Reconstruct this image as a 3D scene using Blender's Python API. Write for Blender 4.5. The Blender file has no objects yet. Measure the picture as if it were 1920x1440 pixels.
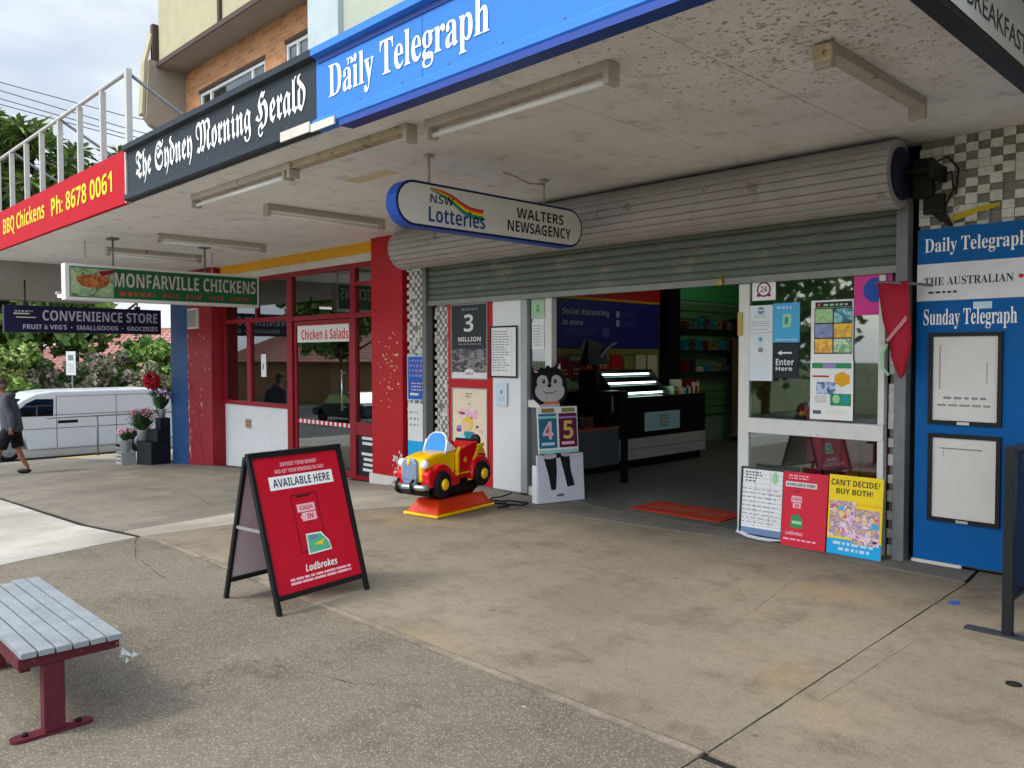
import bpy, math, random
import numpy as np
from mathutils import Vector, Matrix
random.seed(7); R = math.radians
SC = bpy.context.scene; COL = SC.collection
# ------------------------------------------------------------------ camera
def cam_setup():
    yaw, pitch, roll = R(45.55), R(2.0), R(-0.10)
    fw = Vector((-math.sin(yaw)*math.cos(pitch), math.cos(yaw)*math.cos(pitch), -math.sin(pitch)))
    rt = Vector((math.cos(yaw), math.sin(yaw), 0)); up = rt.cross(fw)
    r2 = rt*math.cos(roll)+up*math.sin(roll); u2 = r2.cross(fw)
    c = bpy.data.cameras.new('camera'); o = bpy.data.objects.new('camera', c); COL.objects.link(o)
    c.sensor_width = 36; c.lens = 1529/1920*36; c.clip_end = 800; c.clip_start = 0.05
    m = Matrix((r2, u2, -fw)).transposed().to_4x4(); m.translation = Vector((0, 0, 1.55))
    o.matrix_world = m; SC.camera = o
cam_setup()
# ------------------------------------------------------------------ sky and sun
SUN_EL, SUN_AZ = R(48), R(205)      # azimuth clockwise from +Y
w = bpy.data.worlds.new("World"); SC.world = w; w.use_nodes = True
nt = w.node_tree; N = nt.nodes; L = nt.links; N.clear()
sky = N.new('ShaderNodeTexSky'); sky.sky_type = 'NISHITA'; sky.sun_disc = False
sky.sun_elevation = SUN_EL; sky.sun_rotation = SUN_AZ; sky.air_density = 1.3; sky.dust_density = 2.5
tc = N.new('ShaderNodeTexCoord'); mp = N.new('ShaderNodeMapping'); mp.inputs['Scale'].default_value = (1.0, 1.0, 2.6)
nz = N.new('ShaderNodeTexNoise'); nz.inputs['Scale'].default_value = 2.2; nz.inputs['Detail'].default_value = 7; nz.inputs['Roughness'].default_value = .55
rp = N.new('ShaderNodeValToRGB'); rp.color_ramp.elements[0].position = .30; rp.color_ramp.elements[0].color = (.50, .50, .50, 1)
rp.color_ramp.elements[1].position = .60; rp.color_ramp.elements[1].color = (1, 1, 1, 1)
nz2 = N.new('ShaderNodeTexNoise'); nz2.inputs['Scale'].default_value = 3.4; nz2.inputs['Detail'].default_value = 6
rp2 = N.new('ShaderNodeValToRGB'); rp2.color_ramp.elements[0].position = .38; rp2.color_ramp.elements[0].color = (3.4, 3.95, 4.7, 1)
rp2.color_ramp.elements[1].position = .64; rp2.color_ramp.elements[1].color = (5.7, 6.0, 6.4, 1)
mx = N.new('ShaderNodeMix'); mx.data_type = 'RGBA'
bg = N.new('ShaderNodeBackground'); bg.inputs['Strength'].default_value = .10
out = N.new('ShaderNodeOutputWorld')
L.new(tc.outputs['Generated'], mp.inputs['Vector']); L.new(mp.outputs[0], nz.inputs['Vector']); L.new(mp.outputs[0], nz2.inputs['Vector'])
L.new(nz.outputs['Fac'], rp.inputs[0]); L.new(nz2.outputs['Fac'], rp2.inputs[0])
L.new(rp.outputs[0], mx.inputs['Factor']); L.new(sky.outputs[0], mx.inputs[6]); L.new(rp2.outputs[0], mx.inputs[7])
sx = N.new('ShaderNodeSeparateXYZ'); zr = N.new('ShaderNodeMapRange'); zr.inputs[1].default_value = .42; zr.inputs[2].default_value = .80; zr.inputs[3].default_value = 1.0; zr.inputs[4].default_value = 1.5
vm = N.new('ShaderNodeVectorMath'); vm.operation = 'SCALE'; L.new(tc.outputs['Generated'], sx.inputs[0]); L.new(sx.outputs[2], zr.inputs[0]); L.new(mx.outputs[2], vm.inputs[0]); L.new(zr.outputs[0], vm.inputs['Scale'])   # overcast: brighter overhead than near the horizon
dt = N.new('ShaderNodeVectorMath'); dt.operation = 'DOT_PRODUCT'; dt.inputs[1].default_value = (.12, -.93, .35); gr = N.new('ShaderNodeMapRange'); gr.inputs[1].default_value = .05; gr.inputs[2].default_value = .95; gr.inputs[3].default_value = 1.0; gr.inputs[4].default_value = 2.5; gr.interpolation_type = 'SMOOTHSTEP'
vm2 = N.new('ShaderNodeVectorMath'); vm2.operation = 'SCALE'; L.new(tc.outputs['Generated'], dt.inputs[0]); L.new(dt.outputs['Value'], gr.inputs[0]); L.new(vm.outputs[0], vm2.inputs[0]); L.new(gr.outputs[0], vm2.inputs['Scale'])   # unseen sky over the main street brightened to light the shop fronts
L.new(vm2.outputs[0], bg.inputs[0]); L.new(bg.outputs[0], out.inputs[0])
sl = bpy.data.lights.new('sun', 'SUN'); sl.energy = 1.2; sl.angle = R(12); sl.color = (1, .97, .92)
so = bpy.data.objects.new('sun', sl); COL.objects.link(so)
d = Vector((math.sin(SUN_AZ)*math.cos(SUN_EL), math.cos(SUN_AZ)*math.cos(SUN_EL), math.sin(SUN_EL)))
so.rotation_euler = d.to_track_quat('Z', 'Y').to_euler(); so.location = d*50
vs = SC.view_settings; SC.display_settings.display_device = 'sRGB'; vs.view_transform = 'Standard'; vs.look = 'None'; vs.gamma = 1; vs.exposure = 0.84
SC.cycles.use_denoising = True; SC.cycles.max_bounces = 10; SC.cycles.diffuse_bounces = 6; SC.cycles.transparent_max_bounces = 16
# ------------------------------------------------------------------ helpers
def lin(h):
    h = h.lstrip('#'); o = []
    for i in (0, 2, 4):
        c = int(h[i:i+2], 16)/255; o.append(c/12.92 if c <= .04045 else ((c+.055)/1.055)**2.4)
    return (*o, 1)
MATS = {}
def P(name, h, rough=.6, metal=0., var=.10, scale=6., bump=0., bscale=60., spec=.3, dirt=None, dscale=3., dthr=.58, emit=0., coat=0.):
    """painted / plain surface: base colour with soft variation, optional patches of wear in a second colour, optional fine bump"""
    if name in MATS: return MATS[name]
    m = bpy.data.materials.new(name); m.use_nodes = True; t = m.node_tree; b = t.nodes['Principled BSDF']; MATS[name] = m
    b.inputs['Roughness'].default_value = rough; b.inputs['Metallic'].default_value = metal
    b.inputs['Specular IOR Level'].default_value = spec; b.inputs['Coat Weight'].default_value = coat
    c = lin(h); b.inputs['Base Color'].default_value = c
    g = t.nodes.new('ShaderNodeNewGeometry')
    if var > 0:
        n = t.nodes.new('ShaderNodeTexNoise'); n.inputs['Scale'].default_value = scale; n.inputs['Detail'].default_value = 6; n.inputs['Roughness'].default_value = .65
        r = t.nodes.new('ShaderNodeMapRange'); r.inputs[1].default_value = .3; r.inputs[2].default_value = .7; r.inputs[3].default_value = 1-var; r.inputs[4].default_value = 1+var*.6
        v = t.nodes.new('ShaderNodeVectorMath'); v.operation = 'SCALE'; v.inputs[0].default_value = c[:3]
        t.links.new(g.outputs['Position'], n.inputs['Vector']); t.links.new(n.outputs['Fac'], r.inputs[0]); t.links.new(r.outputs[0], v.inputs['Scale'])
        src = v.outputs[0]
        if dirt:
            n2 = t.nodes.new('ShaderNodeTexNoise'); n2.inputs['Scale'].default_value = dscale; n2.inputs['Detail'].default_value = 8; n2.inputs['Roughness'].default_value = .7
            r2 = t.nodes.new('ShaderNodeMapRange'); r2.inputs[1].default_value = dthr; r2.inputs[2].default_value = dthr+.06
            x = t.nodes.new('ShaderNodeMix'); x.data_type = 'RGBA'; x.inputs[7].default_value = lin(dirt)
            t.links.new(g.outputs['Position'], n2.inputs['Vector']); t.links.new(n2.outputs['Fac'], r2.inputs[0]); t.links.new(r2.outputs[0], x.inputs['Factor'])
            t.links.new(src, x.inputs[6]); src = x.outputs[2]
        t.links.new(src, b.inputs['Base Color'])
        rr = t.nodes.new('ShaderNodeMapRange'); rr.inputs[3].default_value = max(0, rough-.1); rr.inputs[4].default_value = min(1, rough+.12)
        t.links.new(n.outputs['Fac'], rr.inputs[0]); t.links.new(rr.outputs[0], b.inputs['Roughness'])
    if bump > 0:
        n3 = t.nodes.new('ShaderNodeTexNoise'); n3.inputs['Scale'].default_value = bscale; n3.inputs['Detail'].default_value = 4
        bp = t.nodes.new('ShaderNodeBump'); bp.inputs['Strength'].default_value = bump; bp.inputs['Distance'].default_value = .01
        t.links.new(g.outputs['Position'], n3.inputs['Vector']); t.links.new(n3.outputs['Fac'], bp.inputs['Height']); t.links.new(bp.outputs[0], b.inputs['Normal'])
    if emit > 0:
        b.inputs['Emission Color'].default_value = c; b.inputs['Emission Strength'].default_value = emit
    return m
def gz(X):
    return float(np.interp(X, [-60, -27, -23, -17, -14.3, -9, -7, 50], [-1.3, -1.3, -1.05, -.62, -.42, -.17, 0, 0]))
class MB:
    def __init__(s): s.v = []; s.f = []; s.m = []; s.mats = []; s.cur = 0; s.smooth = []; s.sm = False; s.marks = []
    def mat(s, m):
        if isinstance(m, str): m = MATS[m]
        if m not in s.mats: s.mats.append(m)
        s.cur = s.mats.index(m); return s
    def add(s, vs, fs):
        b = len(s.v); s.v += [tuple(x) for x in vs]
        for f in fs: s.f.append(tuple(b+i for i in f)); s.m.append(s.cur); s.smooth.append(s.sm)
        return s
    def box(s, x0, x1, y0, y1, z0, z1):
        return s.add([(x0,y0,z0),(x1,y0,z0),(x1,y1,z0),(x0,y1,z0),(x0,y0,z1),(x1,y0,z1),(x1,y1,z1),(x0,y1,z1)],
                     [(0,3,2,1),(4,5,6,7),(0,1,5,4),(1,2,6,5),(2,3,7,6),(3,0,4,7)])
    def hexa(s, b, t):   # four bottom points, four top points
        return s.add(list(b)+list(t), [(0,3,2,1),(4,5,6,7),(0,1,5,4),(1,2,6,5),(2,3,7,6),(3,0,4,7)])
    def bar(s, a, b, w, h=None, up=(0,0,1)):
        a, b = Vector(a), Vector(b); h = h or w; d = (b-a).normalized(); u = Vector(up)
        if abs(d.dot(u)) > .95: u = Vector((1, 0, 0))
        r = d.cross(u).normalized()*w/2; q = r.cross(d).normalized()*h/2
        return s.hexa([a-r-q, a+r-q, a+r+q, a-r+q], [b-r-q, b+r-q, b+r+q, b-r+q])
    def tube(s, pts, r, n=8, caps=True):
        pts = [Vector(p) for p in pts]; rs = r if isinstance(r, (list, tuple)) else [r]*len(pts); vs = []; pu = None
        for i, p in enumerate(pts):
            d = (pts[min(i+1, len(pts)-1)]-pts[max(i-1, 0)]).normalized()
            if pu is None: pu = Vector((0, 0, 1)) if abs(d.z) < .9 else Vector((1, 0, 0))
            a = d.cross(pu).normalized(); c = a.cross(d).normalized(); pu = c
            for k in range(n): t = 2*math.pi*k/n; vs.append(p+(a*math.cos(t)+c*math.sin(t))*rs[i])
        fs = [(i*n+k, i*n+(k+1) % n, (i+1)*n+(k+1) % n, (i+1)*n+k) for i in range(len(pts)-1) for k in range(n)]
        if caps: fs += [tuple(range(n-1, -1, -1)), tuple((len(pts)-1)*n+k for k in range(n))]
        sm = s.sm; s.sm = True; s.add(vs, fs); s.sm = sm; return s
    def rings(s, rings, caps=True):
        n = len(rings[0]); vs = [p for r in rings for p in r]
        fs = [(i*n+k, i*n+(k+1) % n, (i+1)*n+(k+1) % n, (i+1)*n+k) for i in range(len(rings)-1) for k in range(n)]
        if caps: fs += [tuple(range(n-1, -1, -1)), tuple((len(rings)-1)*n+k for k in range(n))]
        return s.add(vs, fs)
    def lathe(s, prof, c=(0,0,0), n=16, axis='z'):
        rg = []
        for r, h in prof:
            q = []
            for k in range(n):
                t = 2*math.pi*k/n; a, b = r*math.cos(t), r*math.sin(t)
                q.append({'z': (c[0]+a, c[1]+b, c[2]+h), 'x': (c[0]+h, c[1]+a, c[2]+b), 'y': (c[0]+b, c[1]+h, c[2]+a)}[axis])
            rg.append(q)
        sm = s.sm; s.sm = True; s.rings(rg); s.sm = sm; return s
    def ball(s, c, r, sx=1, sy=1, sz=1, n=12, m=8):
        prof = [(max(1e-4, math.sin(math.pi*i/m)), -math.cos(math.pi*i/m)) for i in range(m+1)]
        rg = [[(c[0]+r*sx*p*math.cos(2*math.pi*k/n), c[1]+r*sy*p*math.sin(2*math.pi*k/n), c[2]+r*sz*h) for k in range(n)] for p, h in prof]
        sm = s.sm; s.sm = True; s.rings(rg); s.sm = sm; return s
    def prism(s, poly, a0, a1, axis='x'):   # poly in the other two axes: x->(y,z), y->(x,z), z->(x,y)
        def q(p, a): return {'x': (a, p[0], p[1]), 'y': (p[0], a, p[1]), 'z': (p[0], p[1], a)}[axis]
        n = len(poly); vs = [q(p, a0) for p in poly]+[q(p, a1) for p in poly]
        return s.add(vs, [tuple(range(n-1, -1, -1)), tuple(range(n, 2*n))]+[(k, (k+1) % n, n+(k+1) % n, n+k) for k in range(n)])
    def build(s, name, mat=None, parent=None, world=True, bevel=0, seg=2, fixn=True):
        if mat is not None: s.mat(mat) if not s.mats else None
        if name == 'lettering' and len(s.marks) > 1 and parent is not None:      # one part for each line of writing
            cuts = [0]+s.marks[1:]+[len(s.f)]; out = None
            for a, b in zip(cuts, cuts[1:]):
                if a == b: continue
                q = MB(); ids = {}; 
                for f, mi in zip(s.f[a:b], s.m[a:b]):
                    q.mat(s.mats[mi])
                    for i in f:
                        if i not in ids: ids[i] = len(q.v); q.v.append(s.v[i])
                    q.f.append(tuple(ids[i] for i in f)); q.m.append(q.cur); q.smooth.append(False)
                out = q.build(name, None, parent, world=world, fixn=False)
            return out
        me = bpy.data.meshes.new(name); vs = s.v
        if parent is not None and world:
            inv = (Matrix.Translation(WROOT[parent.name][0]) @ Matrix.Rotation(WROOT[parent.name][1], 4, 'Z')).inverted()
            vs = [tuple(inv @ Vector(p)) for p in vs]
        me.from_pydata(vs, [], s.f)
        for m in s.mats: me.materials.append(m)
        me.polygons.foreach_set('material_index', s.m); me.polygons.foreach_set('use_smooth', s.smooth)
        me.update()
        if fixn and len(s.f) < 20000:
            import bmesh
            b = bmesh.new(); b.from_mesh(me); bmesh.ops.recalc_face_normals(b, faces=b.faces); b.to_mesh(me); b.free()
        o = bpy.data.objects.new(name, me); COL.objects.link(o)
        if parent is not None: o.parent = parent; WROOT[o.name] = WROOT[parent.name]
        else: WROOT[o.name] = (Vector((0, 0, 0)), 0)
        if bevel > 0:
            md = o.modifiers.new('bevel', 'BEVEL'); md.width = bevel; md.segments = seg; md.limit_method = 'ANGLE'; md.angle_limit = R(35)
        return o
WROOT = {}
def thing(name, label, cat, loc=(0,0,0), rz=0, group=None):
    o = bpy.data.objects.new(name, None); COL.objects.link(o); o.location = loc; o.rotation_euler = (0, 0, rz); o.empty_display_size = .1
    o['label'] = label; o['category'] = cat
    if group: o['group'] = group
    WROOT[o.name] = (Vector(loc), rz); return o
def tag(o, label, cat, group=None, kind=None):
    if label: o['label'] = label
    if cat: o['category'] = cat
    if group: o['group'] = group
    if kind: o['kind'] = kind
    return o
def struct(o): o['kind'] = 'structure'; return o
def B(name, mat, parent, *boxes, bevel=0, world=True):
    m = MB(); m.mat(mat)
    for b in boxes: m.box(*b)
    return m.build(name, None, parent, world=world, bevel=bevel)
def dup(root, loc, rz, label=None):
    r = root.copy(); COL.objects.link(r); r.location = loc; r.rotation_euler = (0, 0, rz)
    if label: r['label'] = label
    for ch in [o for o in bpy.data.objects if o.parent == root]:
        c = ch.copy(); COL.objects.link(c); c.parent = r
        for g in [o for o in bpy.data.objects if o.parent == ch]:
            d2 = g.copy(); COL.objects.link(d2); d2.parent = c
    return r
# ---- writing: glyph outlines from the built-in font, filled and fitted into a rectangle of a surface frame
class Fr:
    def __init__(s, o, u=(1,0,0), v=(0,0,1)):
        s.o = Vector(o); s.u = Vector(u).normalized(); s.vv = Vector(v).normalized(); s.n = s.u.cross(s.vv)
    def p(s, a, b, off=0): return s.o+s.u*a+s.vv*b+s.n*off
FAC = lambda y: Fr((0, y, 0))                               # facing the street: u = X, v = Z
def SX(x): return Fr((x, 0, 0), (0, 1, 0))                   # facing +X: u = Y, v = Z
OFF = {'plain': None, 'serif': 0x1D400, 'fraktur': 0x1D56C, 'bold': 0x1D5D4, 'bital': 0x1D63C}
DIG = {'serif': 0x1D7CE, 'bold': 0x1D7EC}
GC = {}
def glyphs(s, style):
    if (s, style) in GC: return GC[(s, style)]
    o = ''; b = OFF[style]
    for c in s:
        if b and 'A' <= c <= 'Z': o += chr(b+ord(c)-65)
        elif b and 'a' <= c <= 'z': o += chr(b+26+ord(c)-97)
        elif style in DIG and c.isdigit(): o += chr(DIG[style]+int(c))
        else: o += c
    cu = bpy.data.curves.new('txt', 'FONT'); cu.body = o; cu.resolution_u = 3; ob = bpy.data.objects.new('txt', cu)
    COL.objects.link(ob); bpy.context.view_layer.update()
    me = bpy.data.meshes.new_from_object(ob.evaluated_get(bpy.context.evaluated_depsgraph_get()))
    vs = [(v.co.x, v.co.y) for v in me.vertices]; fs = [tuple(p.vertices) for p in me.polygons]
    bpy.data.objects.remove(ob); bpy.data.curves.remove(cu); bpy.data.meshes.remove(me)
    GC[(s, style)] = (vs, fs); return GC[(s, style)]
def text(mb, fr, s, u0, v0, u1, v1, mat, style='bold', off=.003, italic=0., skew=0.):
    vs, fs = glyphs(s, style); mb.mat(mat); mb.marks.append(len(mb.f))
    if not vs: return
    x0 = min(v[0] for v in vs); x1 = max(v[0] for v in vs); y0 = min(v[1] for v in vs); y1 = max(v[1] for v in vs)
    W = u1-u0; H = v1-v0; out = []
    for x, y in vs:
        a = (x-x0)/(x1-x0); b = (y-y0)/(y1-y0); out.append(fr.p(u0+a*W+italic*b*H, v0+b*H+skew*a, off))
    mb.add(out, fs)
def rect(mb, fr, u0, v0, u1, v1, mat, off=.001):
    mb.mat(mat); mb.add([fr.p(u0, v0, off), fr.p(u1, v0, off), fr.p(u1, v1, off), fr.p(u0, v1, off)], [(0, 1, 2, 3)])
def poly(mb, fr, pts, mat, off=.001):
    mb.mat(mat); mb.add([fr.p(a, b, off) for a, b in pts], [tuple(range(len(pts)))])
def disc(mb, fr, u, v, ru, rv, mat, off=.001, n=20): poly(mb, fr, [(u+ru*math.cos(2*math.pi*k/n), v+rv*math.sin(2*math.pi*k/n)) for k in range(n)], mat, off)
def greek(mb, fr, u0, v0, u1, v1, n, mat, off=.002, fill=.5, rag=.25, seed=1):
    """rows of very small unreadable print: broken word-length strokes"""
    rr = random.Random(seed); H = (v1-v0)/n
    for i in range(n):
        a = u0; end = u1-(u1-u0)*rag*rr.random(); b = v1-(i+.75)*H
        while a < end-.004:
            wl = min((u1-u0)*rr.uniform(.06, .2), end-a); rect(mb, fr, a, b, a+wl, b+H*fill, mat, off); a += wl+H*.45
def slab(fr, u0, v0, u1, v1, t, mat, mb=None):
    mb = mb or MB(); mb.mat(mat)
    mb.hexa([fr.p(u0, v0, -t), fr.p(u1, v0, -t), fr.p(u1, v1, -t), fr.p(u0, v1, -t)], [fr.p(u0, v0), fr.p(u1, v0), fr.p(u1, v1), fr.p(u0, v1)]); return mb
# ------------------------------------------------------------------ basic paints
for a in [('white', '#dcdcd8'), ('white_clean', '#e6e6e4'), ('cream', '#d9cfa8'), ('black', '#0d0e10'), ('dark', '#1c1f22'), ('charcoal', '#2b3036'),
          ('grey', '#8b8b88'), ('midgrey', '#5c5e5e'), ('ink', '#24262c'), ('inkgrey', '#7d8086'), ('red', '#c50f22'), ('signred', '#d31227'), ('darkred', '#7d1020'),
          ('yellow', '#f0cf12'), ('amber', '#e3a516'), ('navy', '#0e1440'), ('royal', '#1d4fae'), ('pink', '#e64c9c'), ('purple', '#8a3a86'), ('palepink', '#e9b3c0'),
          ('green', '#2c8c55'), ('palegreen', '#9ecf9f'), ('teal', '#16919b'), ('skyblue', '#48a9d8'), ('cyan', '#12a5e0'), ('orange', '#dd6a1c'), ('skin_print', '#e8c39a'),
          ('blonde', '#e6c545'), ('brown', '#6b4527'), ('paleblue', '#bcd6e4'), ('lilac', '#9c86c0'), ('greyblue', '#6d86a8')]:
    P(a[0], a[1], rough=.5, var=.05)
P('steel', '#8a8d8e', rough=.42, metal=.55, var=.15, scale=14)
P('galv', '#77797a', rough=.55, metal=.35, var=.2, scale=9, dirt='#5a5650', dthr=.6)
P('silver', '#b9bcbd', rough=.28, metal=.8, var=.05)
P('rubber', '#121212', rough=.75, var=.1, scale=30)
def photo(name, cols, scale=18., seed=0., band=0.):
    """printed picture: soft irregular patches of several inks"""
    m = bpy.data.materials.new(name); m.use_nodes = True; t = m.node_tree; b = t.nodes['Principled BSDF']; MATS[name] = m; b.inputs['Roughness'].default_value = .4
    g = t.nodes.new('ShaderNodeNewGeometry'); mp_ = t.nodes.new('ShaderNodeMapping'); mp_.inputs['Location'].default_value = (seed, seed*1.7, seed*.3); mp_.inputs['Scale'].default_value = (1, 1, 1+band)
    n = t.nodes.new('ShaderNodeTexNoise'); n.inputs['Scale'].default_value = scale; n.inputs['Detail'].default_value = 5; n.inputs['Distortion'].default_value = 1.2
    r = t.nodes.new('ShaderNodeValToRGB'); e = r.color_ramp.elements
    while len(e) < len(cols): e.new(.5)
    for i, c in enumerate(cols): e[i].position = .30+.42*i/max(1, len(cols)-1); e[i].color = lin(c)
    t.links.new(g.outputs['Position'], mp_.inputs[0]); t.links.new(mp_.outputs[0], n.inputs['Vector']); t.links.new(n.outputs['Fac'], r.inputs[0]); t.links.new(r.outputs[0], b.inputs['Base Color']); return name
def glass_mat(name, tint, refl=.22, opac=.25, rough=.02):
    m = bpy.data.materials.new(name); m.use_nodes = True; t = m.node_tree; t.nodes.clear(); MATS[name] = m
    o = t.nodes.new('ShaderNodeOutputMaterial'); tr = t.nodes.new('ShaderNodeBsdfTransparent'); tr.inputs[0].default_value = (*tint, 1)
    gl = t.nodes.new('ShaderNodeBsdfGlossy'); gl.inputs['Roughness'].default_value = rough; gl.inputs[0].default_value = (.92, .97, .95, 1)
    fr = t.nodes.new('ShaderNodeFresnel'); fr.inputs[0].default_value = 1.5
    ad = t.nodes.new('ShaderNodeMath'); ad.operation = 'MULTIPLY_ADD'; ad.inputs[1].default_value = 1.2; ad.inputs[2].default_value = refl; ad.use_clamp = True
    x = t.nodes.new('ShaderNodeMixShader'); t.links.new(fr.outputs[0], ad.inputs[0]); t.links.new(ad.outputs[0], x.inputs[0]); t.links.new(tr.outputs[0], x.inputs[1]); t.links.new(gl.outputs[0], x.inputs[2])
    t.links.new(x.outputs[0], o.inputs[0]); return m
glass_mat('shop_glass', (.70, .78, .75), refl=.16); glass_mat('clear_glass', (.86, .9, .9), refl=.07); glass_mat('car_glass', (.12, .14, .15), refl=.1)
# ------------------------------------------------------------------ ground materials
def concrete(name, base, dark, light, speck=0., sscale=160., patch=None, rough=.85, crack=True, bump=.25):
    m = bpy.data.materials.new(name); m.use_nodes = True; t = m.node_tree; n = t.nodes; l = t.links; b = n['Principled BSDF']; MATS[name] = m
    b.inputs['Roughness'].default_value = rough; b.inputs['Specular IOR Level'].default_value = .35
    g = n.new('ShaderNodeNewGeometry')
    def noise(sc, det=6, ro=.6):
        q = n.new('ShaderNodeTexNoise'); q.inputs['Scale'].default_value = sc; q.inputs['Detail'].default_value = det; q.inputs['Roughness'].default_value = ro; l.new(g.outputs['Position'], q.inputs['Vector']); return q
    def mix(f, a, c2, mode='MIX'):
        q = n.new('ShaderNodeMix'); q.data_type = 'RGBA'; q.blend_type = mode
        if isinstance(f, float): q.inputs['Factor'].default_value = f
        else: l.new(f, q.inputs['Factor'])
        for k, s in ((6, a), (7, c2)):
            if isinstance(s, tuple): q.inputs[k].default_value = s
            else: l.new(s, q.inputs[k])
        return q.outputs[2]
    def rng(src, a, c2, o0=0., o1=1.):
        q = n.new('ShaderNodeMapRange'); q.inputs[1].default_value = a; q.inputs[2].default_value = c2; q.inputs[3].default_value = o0; q.inputs[4].default_value = o1; l.new(src, q.inputs[0]); return q.outputs[0]
    big = noise(.55, 5, .6); mid = noise(2.3, 9, .72); fine = noise(55, 5, .75)
    c = mix(rng(big.outputs['Fac'], .38, .62), lin(base), lin(light))
    c = mix(rng(mid.outputs['Fac'], .50, .74, 0., .75), c, lin(dark)); gr_ = noise(14, 6, .7); c = mix(rng(gr_.outputs['Fac'], .5, .72, 0., .35), c, lin(dark))
    if patch:      # broad worn / stained areas of another colour
        pn = noise(patch[1], 7, .62); c = mix(rng(pn.outputs['Fac'], patch[2], patch[2]+.12, 0., .8), c, lin(patch[0]))
    c = mix(rng(fine.outputs['Fac'], .35, .65, 0., .22), c, lin(dark))
    if speck > 0:
        v = n.new('ShaderNodeTexVoronoi'); v.inputs['Scale'].default_value = sscale; l.new(g.outputs['Position'], v.inputs['Vector'])
        sx = n.new('ShaderNodeSeparateColor'); l.new(v.outputs['Color'], sx.inputs[0])
        dd = rng(v.outputs['Distance'], .25, .5, 1., 0.)
        mm = n.new('ShaderNodeMath'); mm.operation = 'MULTIPLY'; l.new(rng(sx.outputs[0], .45, .6), mm.inputs[0]); l.new(dd, mm.inputs[1])
        m2 = n.new('ShaderNodeMath'); m2.operation = 'MULTIPLY'; m2.inputs[1].default_value = speck; l.new(mm.outputs[0], m2.inputs[0])
        c = mix(m2.outputs[0], c, lin('#c2bcac'))
        m3 = n.new('ShaderNodeMath'); m3.operation = 'MULTIPLY'; l.new(rng(sx.outputs[1], .6, .75, 0., speck), m3.inputs[0]); l.new(dd, m3.inputs[1])
        c = mix(m3.outputs[0], c, lin('#48443c'))
    # chewing gum dots and dark spots
    v2 = n.new('ShaderNodeTexVoronoi'); v2.inputs['Scale'].default_value = 2.6; l.new(g.outputs['Position'], v2.inputs['Vector'])
    s2 = n.new('ShaderNodeSeparateColor'); l.new(v2.outputs['Color'], s2.inputs[0])
    q = n.new('ShaderNodeMath'); q.operation = 'MULTIPLY'; l.new(rng(v2.outputs['Distance'], .035, .055, .65, 0.), q.inputs[0]); l.new(rng(s2.outputs[0], .55, .57), q.inputs[1])
    c = mix(q.outputs[0], c, lin('#4a443b'))
    v3 = n.new('ShaderNodeTexVoronoi'); v3.inputs['Scale'].default_value = 4.3; l.new(g.outputs['Position'], v3.inputs['Vector']); s3 = n.new('ShaderNodeSeparateColor'); l.new(v3.outputs['Color'], s3.inputs[0])
    q3 = n.new('ShaderNodeMath'); q3.operation = 'MULTIPLY'; l.new(rng(v3.outputs['Distance'], .03, .05, .7, 0.), q3.inputs[0]); l.new(rng(s3.outputs[1], .78, .80), q3.inputs[1]); c = mix(q3.outputs[0], c, lin('#b3ab9c'))
    l.new(c, b.inputs['Base Color'])
    bp = n.new('ShaderNodeBump'); bp.inputs['Strength'].default_value = bump; bp.inputs['Distance'].default_value = .006
    l.new(fine.outputs['Fac'], bp.inputs['Height']); l.new(bp.outputs[0], b.inputs['Normal'])
    return m
concrete('agg', '#665d4f', '#3f392f', '#756c5c', speck=.42, sscale=115, bump=.6)
concrete('agg_edge', '#84786a', '#50473b', '#928674', speck=.2, sscale=90, patch=('#5f574a', 2.5, .5))
concrete('brownc', '#786d5c', '#443c30', '#8b806d', speck=.22, sscale=150, patch=('#95805f', .7, .56), bump=.35)
concrete('greyc', '#6b645a', '#47423a', '#7f786c', speck=.15, sscale=140, patch=('#8c8373', .7, .56), bump=.2)
concrete('lightc', '#8f8b81', '#89857a', '#b8b4aa', speck=.2, sscale=120, bump=.25)
concrete('bandc', '#8c8577', '#756e61', '#a9a294', bump=.25)
concrete('thresh', '#6f6a60', '#47423a', '#837d70', patch=('#a29a8a', 2.2, .6), bump=.35)
concrete('asphalt', '#4b4b4c', '#333435', '#585858', speck=.35, sscale=120, bump=.5)
concrete('kerbc', '#9a968c', '#76726a', '#aaa69b', bump=.2)
P('joint_dirt', '#1d1a16', rough=.95, var=.3, scale=20)
P('grass', '#4b5a2c', rough=.95, var=.45, scale=1.2, bump=.8, bscale=25, dirt='#6d6440', dscale=.6, dthr=.55)
P('kerb_yellow', '#d3b23a', rough=.7, var=.2, scale=5, dirt='#9a968c', dscale=5, dthr=.57)
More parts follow.
